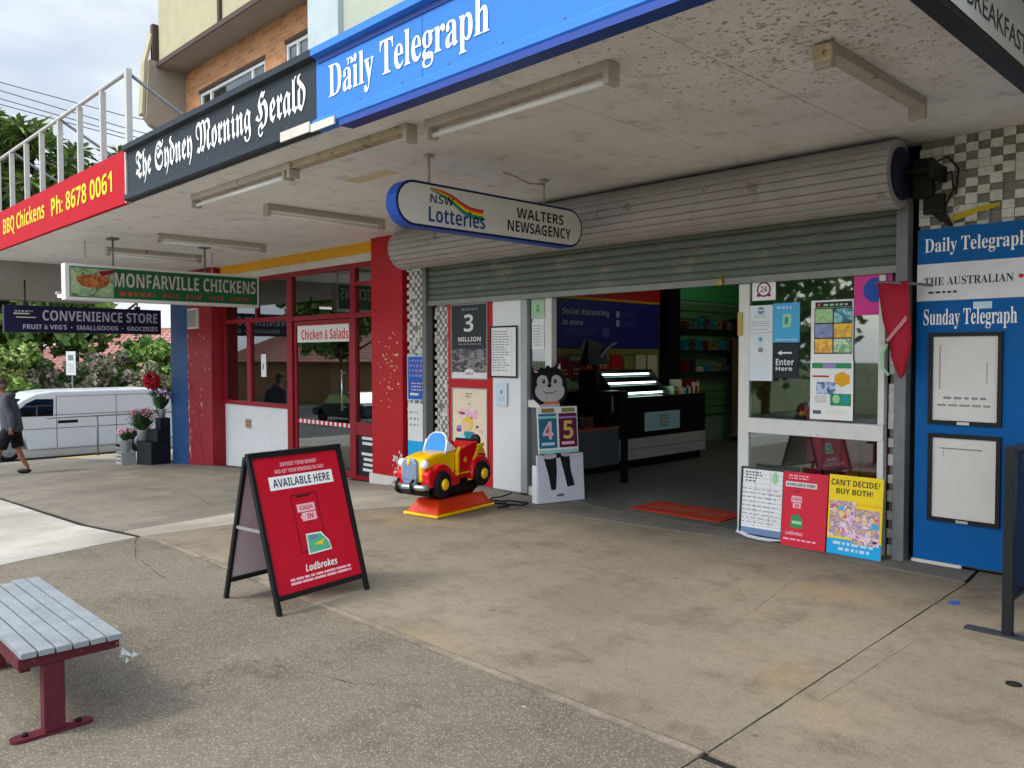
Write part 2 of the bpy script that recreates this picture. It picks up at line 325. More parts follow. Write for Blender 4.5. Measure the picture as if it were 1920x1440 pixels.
# ------------------------------------------------------------------ the setting
def sheet(name, polyxy, mat, top, thick=.05, bevel=0):
    """polygon in plan laid on the falling ground, cut into strips along X so it follows the slope"""
    import bmesh
    pp = []; rj = random.Random(len(name)+int(abs(polyxy[0][0]*7)))
    for i, (x, y) in enumerate(polyxy):       # slightly ragged concrete edges
        x2, y2 = polyxy[(i+1) % len(polyxy)]; L_ = math.hypot(x2-x, y2-y); k = int(min(60, L_/.12)) if name == 'footpath' else 1; pp.append((x, y))
        for q in range(1, k): f = q/k; pp.append((x+(x2-x)*f+rj.gauss(0, .0016)*abs(y2-y)/L_, y+(y2-y)*f+rj.gauss(0, .0016)*abs(x2-x)/L_))
    b = bmesh.new(); vs = [b.verts.new((x, y, 0)) for x, y in pp]; b.faces.new(vs)
    for X in [-27, -25, -23, -21, -19, -17, -15.6, -14.3, -12.5, -11, -9, -8, -7]:
        g = b.verts[:]+b.edges[:]+b.faces[:]; bmesh.ops.bisect_plane(b, geom=g, plane_co=(X, 0, 0), plane_no=(1, 0, 0))
    r = bmesh.ops.extrude_face_region(b, geom=b.faces[:]); ev = [e for e in r['geom'] if isinstance(e, bmesh.types.BMVert)]
    s = set(ev)
    for v in b.verts: v.co.z = gz(v.co.x)+top-(0 if v in s else thick)
    bmesh.ops.recalc_face_normals(b, faces=b.faces)
    me = bpy.data.meshes.new(name); b.to_mesh(me); b.free(); me.materials.append(MATS[mat])
    o = bpy.data.objects.new(name, me); COL.objects.link(o); WROOT[o.name] = (Vector((0,0,0)), 0); return struct(o)
sheet('ground', [(-300, -300), (300, -300), (300, 300), (-300, 300)], 'grass', -.16)
sheet('ground_base', [(-22.7, -3.45), (14, -3.45), (14, 16), (-22.7, 16)], 'joint_dirt', -.012, .1)
sheet('road', [(-30.5, -12), (-22.92, -12), (-22.92, 60), (-30.5, 60)], 'asphalt', -.13, .02)
sheet('road', [(-80, -12), (-30.5, -12), (-30.5, -3.7), (-80, -3.7)], 'asphalt', -.134, .02)
sheet('road', [(-22.92, -12), (30, -12), (30, -3.7), (-22.92, -3.7)], 'asphalt', -.134, .02)
sheet('kerb', [(-22.92, -3.7), (-22.7, -3.7), (-22.7, 40), (-22.92, 40)], 'kerbc', -.004, .16)
sheet('kerb', [(-22.69, -3.7), (14, -3.7), (14, -3.48), (-22.69, -3.48)], 'kerbc', -.004, .16)
sheet('kerb_paint', [(-22.925, 6.2), (-22.695, 6.2), (-22.695, 8.3), (-22.925, 8.3)], 'kerb_yellow', .000, .05)
g = .007
sheet('footpath', [(-6.95, -3.45), (-1.71, -3.45), (-1.71, 2.675), (-7.33, 2.60), (-6.92, 1.45)], 'agg', 0)
sheet('footpath', [(-1.70, -3.45), (14, -3.45), (14, 2.72), (-1.70, 2.675)], 'agg', 0)
sheet('footpath', [(-7.32, 2.618), (-1.715, 2.687), (-1.715, 2.728), (-7.32, 2.662)], 'agg_edge', .003)
sheet('footpath', [(-22.68, -3.45), (-6.97, -3.45), (-6.94, 1.45), (-7.35, 2.61), (-22.68, 2.75)], 'lightc', 0)
sheet('footpath', [(-7.32, 2.672), (-1.706, 2.747), (-1.763, 6.05), (-3.5, 6.12), (-5.26, 5.88), (-6.1, 5.85), (-6.72, 5.05), (-7.15, 4.1)], 'brownc', 0)
sheet('footpath', [(-1.697, 2.735), (14, 2.79), (14, 6.44), (-1.79, 6.44), (-1.754, 6.1)], 'brownc', 0)
sheet('footpath', [(-7.335, 2.68), (-7.16, 4.11), (-6.73, 5.06), (-6.11, 5.86), (-6.0, 6.42), (-9.9, 6.42), (-9.3, 5.6), (-8.2, 4.5), (-7.93, 2.70)], 'bandc', 0)
sheet('footpath', [(-7.945, 2.70), (-8.21, 4.51), (-9.31, 5.61), (-9.91, 6.42), (-13.3, 6.42), (-13.3, 2.73)], 'greyc', 0)
sheet('footpath', [(-13.31, 2.73), (-13.31, 6.42), (-16.9, 6.42), (-22.68, 6.42), (-22.68, 2.76)], 'greyc', 0)
sheet('footpath', [(-22.68, 6.43), (-17.0, 6.43), (-17.0, 16), (-22.68, 16)], 'bandc', 0)
sheet('threshold', [(-5.98, 6.42), (-6.08, 5.87), (-5.26, 5.90), (-3.5, 6.13), (-1.78, 6.06), (-1.81, 6.42)], 'thresh', .004)
P('crack_dark', '#2b261f', rough=.95, var=.1); P('scrape_pale', '#8f8470', rough=.9, var=.2)
def crack(pts, w_, seed, mat='crack_dark', z=.0042, name='pavement_crack'):
    rj = random.Random(seed); m = MB(); m.mat(mat); line = []
    for (x0, y0), (x1, y1) in zip(pts, pts[1:]):
        n_ = max(2, int(math.hypot(x1-x0, y1-y0)/.05))
        for i in range(n_): f = i/n_; line.append((x0+(x1-x0)*f+rj.gauss(0, .006 if mat == 'crack_dark' else .001), y0+(y1-y0)*f+rj.gauss(0, .006), w_*rj.uniform(.3, 1.0)))
    vs = []
    for x, y, q in line: vs += [(x-q*.6, y-q, gz(x)+z), (x+q*.6, y+q, gz(x)+z)]
    m.add(vs, [(2*i, 2*i+2, 2*i+3, 2*i+1) for i in range(len(line)-1)]); struct(m.build(name, None, None, fixn=False))
crack([(-5.9, 4.6), (-5.2, 4.75), (-4.4, 4.55), (-3.7, 4.9)], .0022, 1); crack([(-3.9, 1.9), (-3.2, 2.15), (-2.7, 2.6)], .0025, 2); crack([(-7.5, 2.66), (-6.5, 2.3), (-5.6, 2.2)], .0022, 3); crack([(-2.3, 5.9), (-2.6, 5.2), (-2.45, 4.4)], .0020, 4); crack([(-12, 4.2), (-10.5, 4.4), (-9.2, 4.1)], .004, 5)
crack([(-1.61, 3.5), (-1.60, 4.1), (-1.59, 4.6)], .004, 6, 'scrape_pale', .0045, 'scrape_mark')
# ------------------------------------------------------------------ building materials
def brick_mat():
    m = bpy.data.materials.new('bricks'); m.use_nodes = True; t = m.node_tree; n = t.nodes; l = t.links; b = n['Principled BSDF']; MATS['bricks'] = m
    g = n.new('ShaderNodeNewGeometry'); s = n.new('ShaderNodeSeparateXYZ'); c = n.new('ShaderNodeCombineXYZ'); a = n.new('ShaderNodeMath'); a.operation = 'ADD'
    l.new(g.outputs['Position'], s.inputs[0]); l.new(s.outputs[0], a.inputs[0]); l.new(s.outputs[1], a.inputs[1]); l.new(a.outputs[0], c.inputs[0]); l.new(s.outputs[2], c.inputs[1])
    k = n.new('ShaderNodeTexBrick'); k.inputs['Scale'].default_value = 1; k.inputs['Brick Width'].default_value = .24; k.inputs['Row Height'].default_value = .086; k.inputs['Mortar Size'].default_value = .006
    k.inputs['Color1'].default_value = lin('#c48a58'); k.inputs['Color2'].default_value = lin('#a86a42'); k.inputs['Mortar'].default_value = lin('#a89a84'); k.inputs['Bias'].default_value = -.1
    l.new(c.outputs[0], k.inputs['Vector']); l.new(k.outputs['Color'], b.inputs['Base Color']); b.inputs['Roughness'].default_value = .85
    bp = n.new('ShaderNodeBump'); bp.inputs['Distance'].default_value = .01; bp.inputs['Strength'].default_value = .5; bp.invert = True; l.new(k.outputs['Fac'], bp.inputs['Height']); l.new(bp.outputs[0], b.inputs['Normal'])
brick_mat()
def ceil_mat():
    """old white board paint: soft grime and a crop of peeling flakes over part of the ceiling"""
    m = bpy.data.materials.new('ceiling_paint'); m.use_nodes = True; t = m.node_tree; n = t.nodes; l = t.links; b = n['Principled BSDF']; MATS['ceiling_paint'] = m
    b.inputs['Roughness'].default_value = .6
    g = n.new('ShaderNodeNewGeometry')
    def noise(sc, det=6, ro=.6):
        q = n.new('ShaderNodeTexNoise'); q.inputs['Scale'].default_value = sc; q.inputs['Detail'].default_value = det; q.inputs['Roughness'].default_value = ro; l.new(g.outputs['Position'], q.inputs['Vector']); return q.outputs['Fac']
    def rng(src, a, c2, o0=0., o1=1.):
        q = n.new('ShaderNodeMapRange'); q.inputs[1].default_value = a; q.inputs[2].default_value = c2; q.inputs[3].default_value = o0; q.inputs[4].default_value = o1; l.new(src, q.inputs[0]); return q.outputs[0]
    def mul(a, c2):
        q = n.new('ShaderNodeMath'); q.operation = 'MULTIPLY'; l.new(a, q.inputs[0]); l.new(c2, q.inputs[1]); return q.outputs[0]
    def mix(f, a, c2):
        q = n.new('ShaderNodeMix'); q.data_type = 'RGBA'; l.new(f, q.inputs['Factor'])
        for k, s in ((6, a), (7, c2)):
            if isinstance(s, tuple): q.inputs[k].default_value = s
            else: l.new(s, q.inputs[k])
        return q.outputs[2]
    c = mix(rng(noise(.8), .35, .65), lin('#ecebe9'), lin('#dddbd8'))
    c = mix(rng(noise(4.5, 8, .7), .54, .75, 0., .6), c, lin('#8f8676')); c = mix(rng(noise(1.4, 7, .7), .60, .72, 0., .5), c, lin('#b7a78e'))
    # flakes: thick near the street edge at the right, thinning to the left
    s = n.new('ShaderNodeVectorMath'); s.operation = 'DISTANCE'; l.new(g.outputs['Position'], s.inputs[0]); s.inputs[1].default_value = (-2.0, 3.9, 3.13)
    near = rng(s.outputs['Value'], .2, 1.9, .135, 0.)
    v = noise(34, 3, .55); th = n.new('ShaderNodeMath'); th.operation = 'ADD'; l.new(v, th.inputs[0]); l.new(near, th.inputs[1])
    fl = rng(th.outputs[0], .715, .735)
    c = mix(fl, c, mix(rng(noise(60, 2), .4, .6), lin('#8d8272'), lin('#bdb4a4')))
    w2 = rng(noise(9, 5, .7), .73, .75, 0., .6); c = mix(w2, c, lin('#a99c88'))
    l.new(c, b.inputs['Base Color'])
    bp = n.new('ShaderNodeBump'); bp.inputs['Distance'].default_value = .006; bp.inputs['Strength'].default_value = .7; l.new(fl, bp.inputs['Height']); l.new(bp.outputs[0], b.inputs['Normal'])
ceil_mat()
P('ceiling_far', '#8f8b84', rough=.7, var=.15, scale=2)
P('redwall', '#b00418', rough=.38, var=.12, scale=3, dirt='#d9a77c', dscale=7, dthr=.76)
P('redwall_worn', '#8c1521', rough=.5, var=.22, scale=9, dirt='#c98f85', dscale=11, dthr=.66)
P('redframe', '#8c0f20', rough=.4, var=.1)
P('bluewall', '#1d4676', rough=.5, var=.15, scale=3)
P('yellowband', '#e0a41a', rough=.5, var=.08)
P('whiteband', '#cfc8c0', rough=.6, var=.1)
P('plaster', '#a9b6b8', rough=.8, var=.12, scale=2, bump=.2)
P('plaster2', '#a3aa9a', rough=.8, var=.12, scale=2)
P('balc', '#aaa283', rough=.8, var=.12, scale=3)
P('soffit', '#958a7c', rough=.8, var=.12, scale=3)
P('trimdark', '#4a3a30', rough=.7, var=.1)
P('stone', '#d0cec5', rough=.6, var=.2, scale=10, dirt='#aaa79c', dscale=14, dthr=.58)
P('stone_back', '#6a675f', rough=.9, var=.2)  # backing kept dark, the shade between blocks put into its colour
P('interior_wall', '#86a882', rough=.8, var=.1)
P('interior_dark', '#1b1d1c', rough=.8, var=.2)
P('int_ceiling', '#a9b5a6', rough=.8, var=.1)
P('tilefloor', '#63645e', rough=.45, var=.25, scale=5, dirt='#7b7a74', dscale=9, dthr=.57)
P('whitepanel', '#dfe1e2', rough=.35, var=.06, scale=2)
P('grey_alu', '#9da1a0', rough=.45, metal=.3, var=.08)
P('whiteframe', '#d3d1cb', rough=.45, var=.08, scale=10, dirt='#b0aca0', dscale=10, dthr=.62)
FY, ZC, YF = 6.42, 3.13, 3.13          # facade plane, awning ceiling, awning front edge
bd = thing('shop_building', 'brick shop block with a long flat awning, red pillars and a flat above', 'building', (-9, 8, 0))
# --- ceiling boards of the awning
m = MB(); m.mat('ceiling_paint'); xs = [-15.5, -13.3, -12.2, -11.1, -10.0, -8.9, -7.8, -6.7, -5.6, -4.55, -3.46, -2.39, -1.42, .0, 1.4, 3.0]
for a, b in zip(xs, xs[1:]): m.box(a+.003, b-.003, YF+.02, 6.75, ZC, ZC+.02)
m.box(-9.3, -2.2, 6.75, 6.76, ZC, ZC+.02); m.build('awning_ceiling', None, bd)
P('patch_cream', '#d9c9a4', rough=.7, var=.12); B('ceiling_patch', 'patch_cream', bd, (-6.35, -5.75, 4.12, 4.28, ZC-.003, ZC-.0005)); B('ceiling_batten', 'ceiling_paint', bd, (-1.46, -1.38, 3.17, 6.42, ZC-.012, ZC-.001))
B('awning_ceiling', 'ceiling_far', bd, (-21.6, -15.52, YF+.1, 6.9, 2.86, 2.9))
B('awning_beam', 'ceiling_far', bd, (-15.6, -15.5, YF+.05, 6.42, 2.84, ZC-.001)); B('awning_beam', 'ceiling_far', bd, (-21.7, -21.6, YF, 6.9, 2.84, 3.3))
B('awning_roof', 'galv', bd, (-15.5, 3.0, YF+.16, 6.6, 3.62, 3.66), (-21.6, -15.7, YF+.06, 6.9, 3.3, 3.34))
B('awning_edge', 'whiteband', bd, (-21.6, -15.62, YF, YF+.05, 2.84, 3.34))
# --- upper storey
m = MB(); m.mat('bricks')
WI = [(-15.0, -12.5, 5.0, 6.42), (-11.83, -10.4, 5.0, 6.47)]
def wall_with_holes(m, x0, x1, z0, z1, holes, y0, y1):
    cx = x0
    for h in sorted(holes):
        m.box(cx, h[0], y0, y1, z0, z1); m.box(h[0], h[1], y0, y1, z0, h[2]); m.box(h[0], h[1], y0, y1, h[3], z1); cx = h[1]
    m.box(cx, x1, y0, y1, z0, z1)
wall_with_holes(m, -15.75, -2, 3.2, 9.5, WI, 6.6, 6.85); m.box(-15.75, -15.5, 6.85, 14, 3.2, 9.5)
m.box(-2.25, -2, 6.85, 14, 3.2, 9.5)
m.build('brick_wall', None, bd)
B('slab', 'soffit', bd, (-15.8, -2.25, 6.85, 14, 3.2, 3.35), (-16.2, -1.9, 6.5, 14.1, 9.5, 9.7))
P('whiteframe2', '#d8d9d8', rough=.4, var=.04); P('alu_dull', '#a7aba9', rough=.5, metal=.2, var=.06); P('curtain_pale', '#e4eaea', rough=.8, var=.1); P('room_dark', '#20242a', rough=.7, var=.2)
for (x0, x1, z0, z1), pn in zip(WI, [(.16, .80), (.22, .60)]):
    f = MB(); f.mat('whiteframe2'); a = .055; y0, y1 = 6.62, 6.68
    for bx in [(x0, x0+a), (x1-a, x1), (x0+(x1-x0)*pn[0], x0+(x1-x0)*pn[0]+a), (x0+(x1-x0)*pn[1], x0+(x1-x0)*pn[1]+a)]: f.box(bx[0], bx[1], y0, y1, z0, z1)
    f.box(x0+a, x1-a, y0+.003, y1-.003, z1-a, z1); f.box(x0+a, x1-a, y0+.003, y1-.003, z0, z0+a)
    wf = f.build('window', None, bd)
    B('pane', 'clear_glass', wf, (x0+a, x1-a, 6.648, 6.653, z0+a, z1-a))
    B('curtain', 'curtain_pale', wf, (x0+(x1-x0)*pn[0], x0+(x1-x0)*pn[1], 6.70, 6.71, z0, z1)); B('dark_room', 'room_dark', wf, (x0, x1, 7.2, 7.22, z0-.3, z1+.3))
B('wall_head', 'trimdark', bd, *[(x0-.02, x1+.02, 6.59, 6.68, z1-.001, z1+.06) for x0, x1, z0, z1 in WI])
B('rendered_wall', 'plaster', bd, (-10.05, -9.3, 5.95, 6.58, 3.66, 9.3)); B('rendered_wall', 'plaster2', bd, (-9.3, -3.0, 6.02, 6.58, 3.66, 9.3))
B('wall_capping', 'plaster2', bd, (-10.1, -8.4, 5.85, 5.95, 5.5, 5.66))
bl = MB(); bl.mat('balc'); bl.box(-15.6, -9.0, 6.1, 6.2, 7.02, 8.2); bl.box(-15.6, -15.5, 6.2, 6.6, 7.02, 8.2)
bal = bl.build('balcony', None, bd); B('balcony_slab', 'soffit', bal, (-15.62, -9.0, 6.08, 6.6, 6.95, 7.02)); B('edge_trim', 'trimdark', bal, (-15.62, -9.0, 6.055, 6.078, 6.93, 7.015), (-13.05, -12.97, 6.05, 6.1, 7.02, 8.2))
# folded side fin beside the balcony
fin = MB(); fin.mat('soffit')
pf = [(5.86, 5.98), (5.95, 5.86), (6.15, 5.76), (6.597, 5.95), (6.597, 7.04), (5.92, 7.04)]
fin.prism([(a, b) for a, b in pf], -15.80, -15.623); fin.build('side_fin', None, bd); B('fin_post', 'trimdark', bd, (-15.74, -15.63, 6.0, 6.14, 6.93, 7.72))
fin = MB(); fin.mat('balc'); fin.prism([(5.85, 6.02), (5.915, 7.0), (6.08, 7.7), (6.04, 7.72), (5.86, 7.0), (5.80, 6.05)], -15.86, -15.68); fin.build('side_fin', None, bd)
# --- ground floor: pillars
def pillar(x0, x1, y0, mat, z0, name='pillar'): return B(name, mat, bd, (x0, x1, y0, 7.0, z0, ZC-.001), bevel=.008)
pillar(-9.22, -8.53, 6.38, 'redwall', -.35)
pillar(-15.16, -14.13, 6.36, 'redwall_worn', -.8); pillar(-15.95, -15.17, 6.37, 'bluewall', -.9)
B('pillar_base', 'whiteband', bd, (-9.25, -8.50, 6.35, 6.42, -.3, -.04))
B('side_wall', 'bluewall', bd, (-15.93, -15.7, 7.0, 16, -1, ZC))
# paint chips on the red pillar, as small raised flakes
ch = MB(); ch.mat(P('chip', '#e3b98c', rough=.7, var=.2)); rr = random.Random(3)
for k in range(46):
    cx, cz = rr.gauss(-8.82, .14), rr.gauss(1.35, .25)
    if not (-9.15 < cx < -8.56): continue
    s1, s2 = rr.uniform(.006, .022), rr.uniform(.006, .018)
    if rr.random() < .25: s1 *= 2.4
    fr = FAC(6.378); poly(ch, fr, [(cx+s1*rr.uniform(.6, 1.2)*math.cos(t), cz+s2*rr.uniform(.6, 1.2)*math.sin(t)) for t in [i*math.pi/3.5 for i in range(7)]], 'chip', .0015)
ch.build('paint_chips', None, bd, fixn=False)
ch = MB(); P('chip_pale', '#cf9d98', rough=.8, var=.2); P('chip_dark', '#5d1119', rough=.6, var=.2); rr = random.Random(13)
for k in range(120):        # long worn flakes down the edges of the far red pillar
    edge = rr.random() < .45; cx = (-15.13+abs(rr.gauss(0, .03))) if edge else rr.uniform(-15.1, -14.2); cz = rr.uniform(-.4, 2.0); s1 = rr.uniform(.004, .02); s2 = s1*rr.uniform(.8, 4.5)
    poly(ch, FAC(6.358), [(cx+s1*rr.uniform(.5, 1.3)*math.cos(t), cz+s2*rr.uniform(.5, 1.2)*math.sin(t)) for t in [i*math.pi/4 for i in range(8)]], 'chip_pale' if k % 3 else 'chip_dark', .001+k*1e-5)
ch.build('paint_chips', None, bd, fixn=False)
sc = MB(); fr = FAC(6.378)
for k in range(26):
    cx, cz = rr.uniform(-8.75, -8.54), rr.uniform(-.05, .30); s1 = rr.uniform(.008, .03)
    poly(sc, fr, [(cx+s1*rr.uniform(.5, 1.2)*math.cos(t), cz+s1*rr.uniform(.5, 1.2)*math.sin(t)) for t in [i*math.pi/3.5 for i in range(7)]], 'whiteband', .002+k*1e-5)
sc.build('paint_chips', None, bd, fixn=False)
# --- staggered stone-block walls
def blocks(name, x0, x1, z0, z1, y, cw, chh, seed, hole=None):
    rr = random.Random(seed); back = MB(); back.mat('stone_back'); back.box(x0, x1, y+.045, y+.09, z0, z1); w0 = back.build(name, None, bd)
    P('stone_shaded', '#8b897f', rough=.7, var=.3, scale=12); m = MB(); m.mat('stone'); nx = max(1, round((x1-x0)/cw)); nz = max(1, round((z1-z0)/chh)); cw = (x1-x0)/nx; chh = (z1-z0)/nz; used = set()  # recessed blocks take a darker stone, recess shade put into the colour
    for j in range(nz):
        for i in range(nx):
            if (i, j) in used: continue
            a, c = x0+i*cw, z0+j*chh
            if hole and a+cw > hole[0] and a < hole[1] and c+chh > hole[2]+.02 and c < hole[3]-.02: continue
            up = (i+j) % 2 == 0
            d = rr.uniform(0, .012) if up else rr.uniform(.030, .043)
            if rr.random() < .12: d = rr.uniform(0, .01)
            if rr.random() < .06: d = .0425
            e = .0015; ww, hh = cw, chh; m.mat('stone' if d < .02 else 'stone_shaded')
            if up and rr.random() < .15 and i+1 < nx: ww = cw*1.35
            elif up and rr.random() < .2 and j+1 < nz: hh = chh*1.25
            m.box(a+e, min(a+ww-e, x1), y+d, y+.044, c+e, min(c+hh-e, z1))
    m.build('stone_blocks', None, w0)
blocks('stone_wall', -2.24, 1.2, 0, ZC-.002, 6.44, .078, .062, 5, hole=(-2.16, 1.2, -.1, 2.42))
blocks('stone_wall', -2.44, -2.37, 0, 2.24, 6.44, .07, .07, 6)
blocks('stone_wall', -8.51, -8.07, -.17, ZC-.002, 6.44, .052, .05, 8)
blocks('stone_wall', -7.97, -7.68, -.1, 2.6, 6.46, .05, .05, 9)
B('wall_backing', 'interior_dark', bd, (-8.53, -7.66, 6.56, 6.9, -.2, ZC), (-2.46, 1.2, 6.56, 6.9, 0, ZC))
# --- red poster wall, white panel, jambs
B('red_poster_wall', 'redwall_clean' if 'redwall_clean' in MATS else P('redwall_clean', '#b50e1c', rough=.45, var=.08), bd, (-7.67, -6.86, 6.43, 6.55, -.1, 2.6), bevel=.003)
B('white_panel', 'whitepanel', bd, (-6.855, -6.40, 6.415, 6.55, .02, 2.6), bevel=.004); B('side_jamb', 'grey_alu', bd, (-6.398, -6.30, 6.41, 6.56, .0, 2.6))
B('plinth', 'thresh', bd, (-7.7, -6.3, 6.41, 6.54, -.1, .02))
sl_ = MB(); sl_.mat('whiteframe'); sl_.box(-6.03, -5.94, 6.42, 6.50, 1.0, 2.6); sl_.box(-6.297, -5.94, 6.425, 6.5, .98, 1.06); 
sf = sl_.build('side_window', None, bd); B('sill', 'whiteframe', sf, (-6.297, -5.96, 6.43, 6.5, 0, .10)); B('pane', 'shop_glass', sf, (-6.29, -6.03, 6.455, 6.46, 1.06, 2.5)); B('panel', 'midgrey', sf, (-6.29, -5.99, 6.455, 6.47, .10, .98))
# shop window at the right of the opening
wf = MB(); wf.mat('whiteframe')
wf.box(-3.70, -3.60, 6.40, 6.46, .0, 2.165); wf.box(-3.597, -2.45, 6.37, 6.45, .885, 1.01); wf.box(-3.597, -2.45, 6.45, 6.50, 2.215, 2.6)
wf.box(-2.497, -2.45, 6.38, 6.45, 0, .883); wf.box(-2.497, -2.45, 6.38, 6.45, 1.012, 2.16); wf.box(-3.597, -2.5, 6.38, 6.45, 0, .03)
wfo = wf.build('shop_window', None, bd, bevel=.003); B('pane', 'clear_glass', wfo, (-3.6, -2.5, 6.415, 6.42, 1.01, 2.215)); B('pane', 'clear_glass', wfo, (-3.6, -2.5, 6.42, 6.425, .03, .885))
B('window_hinge', P('brass', '#a58a4a', rough=.4, metal=.7, var=.1), wfo, (-3.705, -3.66, 6.39, 6.40, 1.72, 1.92))
# --- chicken shop front (deeper plane)
CY = 6.6; k = 1.0
B('yellow_band', 'yellowband', bd, (-14.12, -9.225, 6.53, 6.6, 2.98, ZC-.002)); B('white_band', 'whiteband', bd, (-14.12, -9.225, 6.535, 6.6, 2.87, 2.978))
B('white_panel', P('whitetile', '#d5d8d8', rough=.3, var=.05), bd, (-14.12, -11.84, 6.60, 6.68, -.6, .70), bevel=.003)
fm = MB(); fm.mat('redframe')
def V(x0, x1, z0, z1, d=0): fm.box(x0, x1, CY-.03+d, CY+.05, z0, z1)
V(-14.12, -9.225, 2.80, 2.868); V(-14.12, -14.05, .77, 2.797); V(-11.84, -11.68, -.35, 2.797); V(-10.02, -9.90, -.35, 2.797); V(-9.30, -9.225, -.3, 2.797)
V(-14.047, -11.843, 2.12, 2.19, .004); V(-14.12, -11.843, .70, .77, -.002); V(-13.21, -13.08, .772, 2.117, .002); V(-12.9, -12.85, 2.193, 2.797, .002)
V(-11.677, -10.023, 2.10, 2.17, .004); V(-9.897, -9.303, 2.10, 2.16, .004); V(-9.897, -9.303, 2.55, 2.60, .004); V(-9.897, -9.303, .42, .60, .004); V(-9.897, -9.303, -.3, -.16, .004)
sfo = fm.build('shop_front', None, bd)
for i, (x0, x1, z0, z1) in enumerate([(-14.05, -13.21, .77, 2.12), (-13.08, -11.84, .77, 2.12), (-14.05, -12.9, 2.19, 2.8), (-12.85, -11.84, 2.19, 2.8), (-11.68, -10.02, 2.17, 2.8), (-9.9, -9.3, 2.6, 2.8), (-9.9, -9.3, 2.16, 2.55), (-9.9, -9.3, .6, 2.1)]):
    B('pane', 'shop_glass', sfo, (x0, x1, CY+.01, CY+.015, z0, z1))
B('lower_panel', 'dark', sfo, (-9.897, -9.303, CY+.0, CY+.02, -.16, .42))
dr = MB(); dr.mat('redframe'); dr.box(-11.66, -11.60, CY, CY+.04, -.22, 2.09); dr.box(-10.10, -10.04, CY, CY+.04, -.22, 2.09); dr.box(-11.597, -10.103, CY+.001, CY+.039, 2.02, 2.09); dr.box(-11.597, -10.103, CY+.001, CY+.039, -.22, -.14)
dro = dr.build('door', None, bd); B('pane', 'shop_glass', dro, (-11.6, -10.1, CY+.018, CY+.023, -.14, 2.02))
h = MB(); h.mat('silver'); h.tube([(-10.2, CY-.06, .75), (-10.2, CY-.06, 1.35)], .014); h.tube([(-10.2, CY-.06, .8), (-10.2, CY+.0, .8)], .01); h.tube([(-10.2, CY-.06, 1.3), (-10.2, CY, 1.3)], .01); h.build('handle', None, dro)
st = MB(); fr = FAC(CY+.016)
for kx in range(24): rect(st, fr, -11.6+kx*.0625, .50-kx*.0, -11.6+(kx+1)*.0625, .56, 'white' if kx % 2 else 'red', .001)
st.build('stripe_tape', None, dro, fixn=False)
st = MB(); rect(st, FAC(CY+.016), -11.58, 1.76, -10.12, 2.02, 'white', .001); text(st, FAC(CY+.016), 'Chicken & Salads', -11.45, 1.80, -10.14, 1.96, 'signred', 'bold', .003); st.build('door_sign', None, dro, fixn=False)
mn = MB(); fr = FAC(CY-.001); rr = random.Random(4)
for q in range(7):
    z = .36-q*.075
    if q in (2,): continue
    rect(mn, fr, -9.80+rr.uniform(0, .06), z, -9.42-rr.uniform(0, .1), z+.04, 'white', .002)
mn.build('menu_panel', None, sfo, fixn=False)
B('door_step', 'bandc', bd, (-11.9, -9.24, 6.42, 6.6, -.5, -.23))
# --- inside the chicken shop
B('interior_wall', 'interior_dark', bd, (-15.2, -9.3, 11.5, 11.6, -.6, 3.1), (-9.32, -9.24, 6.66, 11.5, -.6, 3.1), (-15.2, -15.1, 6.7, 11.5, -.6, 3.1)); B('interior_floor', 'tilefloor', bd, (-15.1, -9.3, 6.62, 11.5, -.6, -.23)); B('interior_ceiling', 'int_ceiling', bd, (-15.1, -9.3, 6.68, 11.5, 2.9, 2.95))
# --- inside the newsagency
B('interior_wall', 'interior_wall', bd, (-8.1, -8.0, 6.9, 15.2, 0, 3.1), (-8.0, -1.3, 15.1, 15.2, 0, 3.1)); B('interior_wall', 'darkred', bd, (-2.15, -2.05, 6.6, 15.1, 0, 3.1))
B('interior_ceiling', 'int_ceiling', bd, (-8.0, -2.15, 6.56, 15.1, 3.0, 3.05)); B('interior_floor', 'tilefloor', bd, (-8.0, -2.15, 6.42, 15.1, -.1, .006))
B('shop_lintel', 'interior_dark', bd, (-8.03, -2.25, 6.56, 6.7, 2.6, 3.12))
# ================================================================== THINGS
# ------------------------------------------------------------------ roller shutter
P('shutter_pink', '#a5a09d', rough=.5, var=.12, scale=3, dirt='#857b74', dscale=4, dthr=.6)
P('shutter_green', '#636c5f', rough=.5, var=.15, scale=3, dirt='#7f7b70', dscale=3, dthr=.58)
rs = thing('roller_shutter', 'partly lowered green-grey roller shutter with its big coiled drum above the newsagency entrance', 'roller shutter', (-5.1, 6.35, 0))
m = MB(); m.mat('shutter_pink'); cy_, cz_, rad = 6.20, 2.865, .245; ns = 23; prof = []
for i in range(ns):
    a0 = 2*math.pi*i/ns; da = 2*math.pi/ns
    for f, rr_ in ((.03, rad-.012), (.10, rad+.002), (.5, rad+.004), (.90, rad+.002), (.97, rad-.012)):
        prof.append((cy_+rr_*math.cos(a0+da*f), cz_+rr_*math.sin(a0+da*f)))
m.prism(prof, -8.24, -2.29); m.build('drum', None, rs)
m = MB(); m.mat('shutter_green'); pr = []; z = 2.22; p = .076
ptsf = []
for i in range(7):
    z0 = 2.225+i*p
    for f, dy in ((0, .012), (.08, 0), (.35, -.009), (.65, -.009), (.92, 0), (1, .012)): ptsf.append((6.395+dy, z0+f*p))
prof = ptsf+[(y+.012, z) for y, z in reversed(ptsf)]
m.prism(prof, -8.0, -2.36); m.build('curtain', None, rs)
B('bottom_bar', P('shutter_bar', '#84877f', rough=.45, metal=.3, var=.15), rs, (-7.99, -2.37, 6.372, 6.42, 2.168, 2.225))
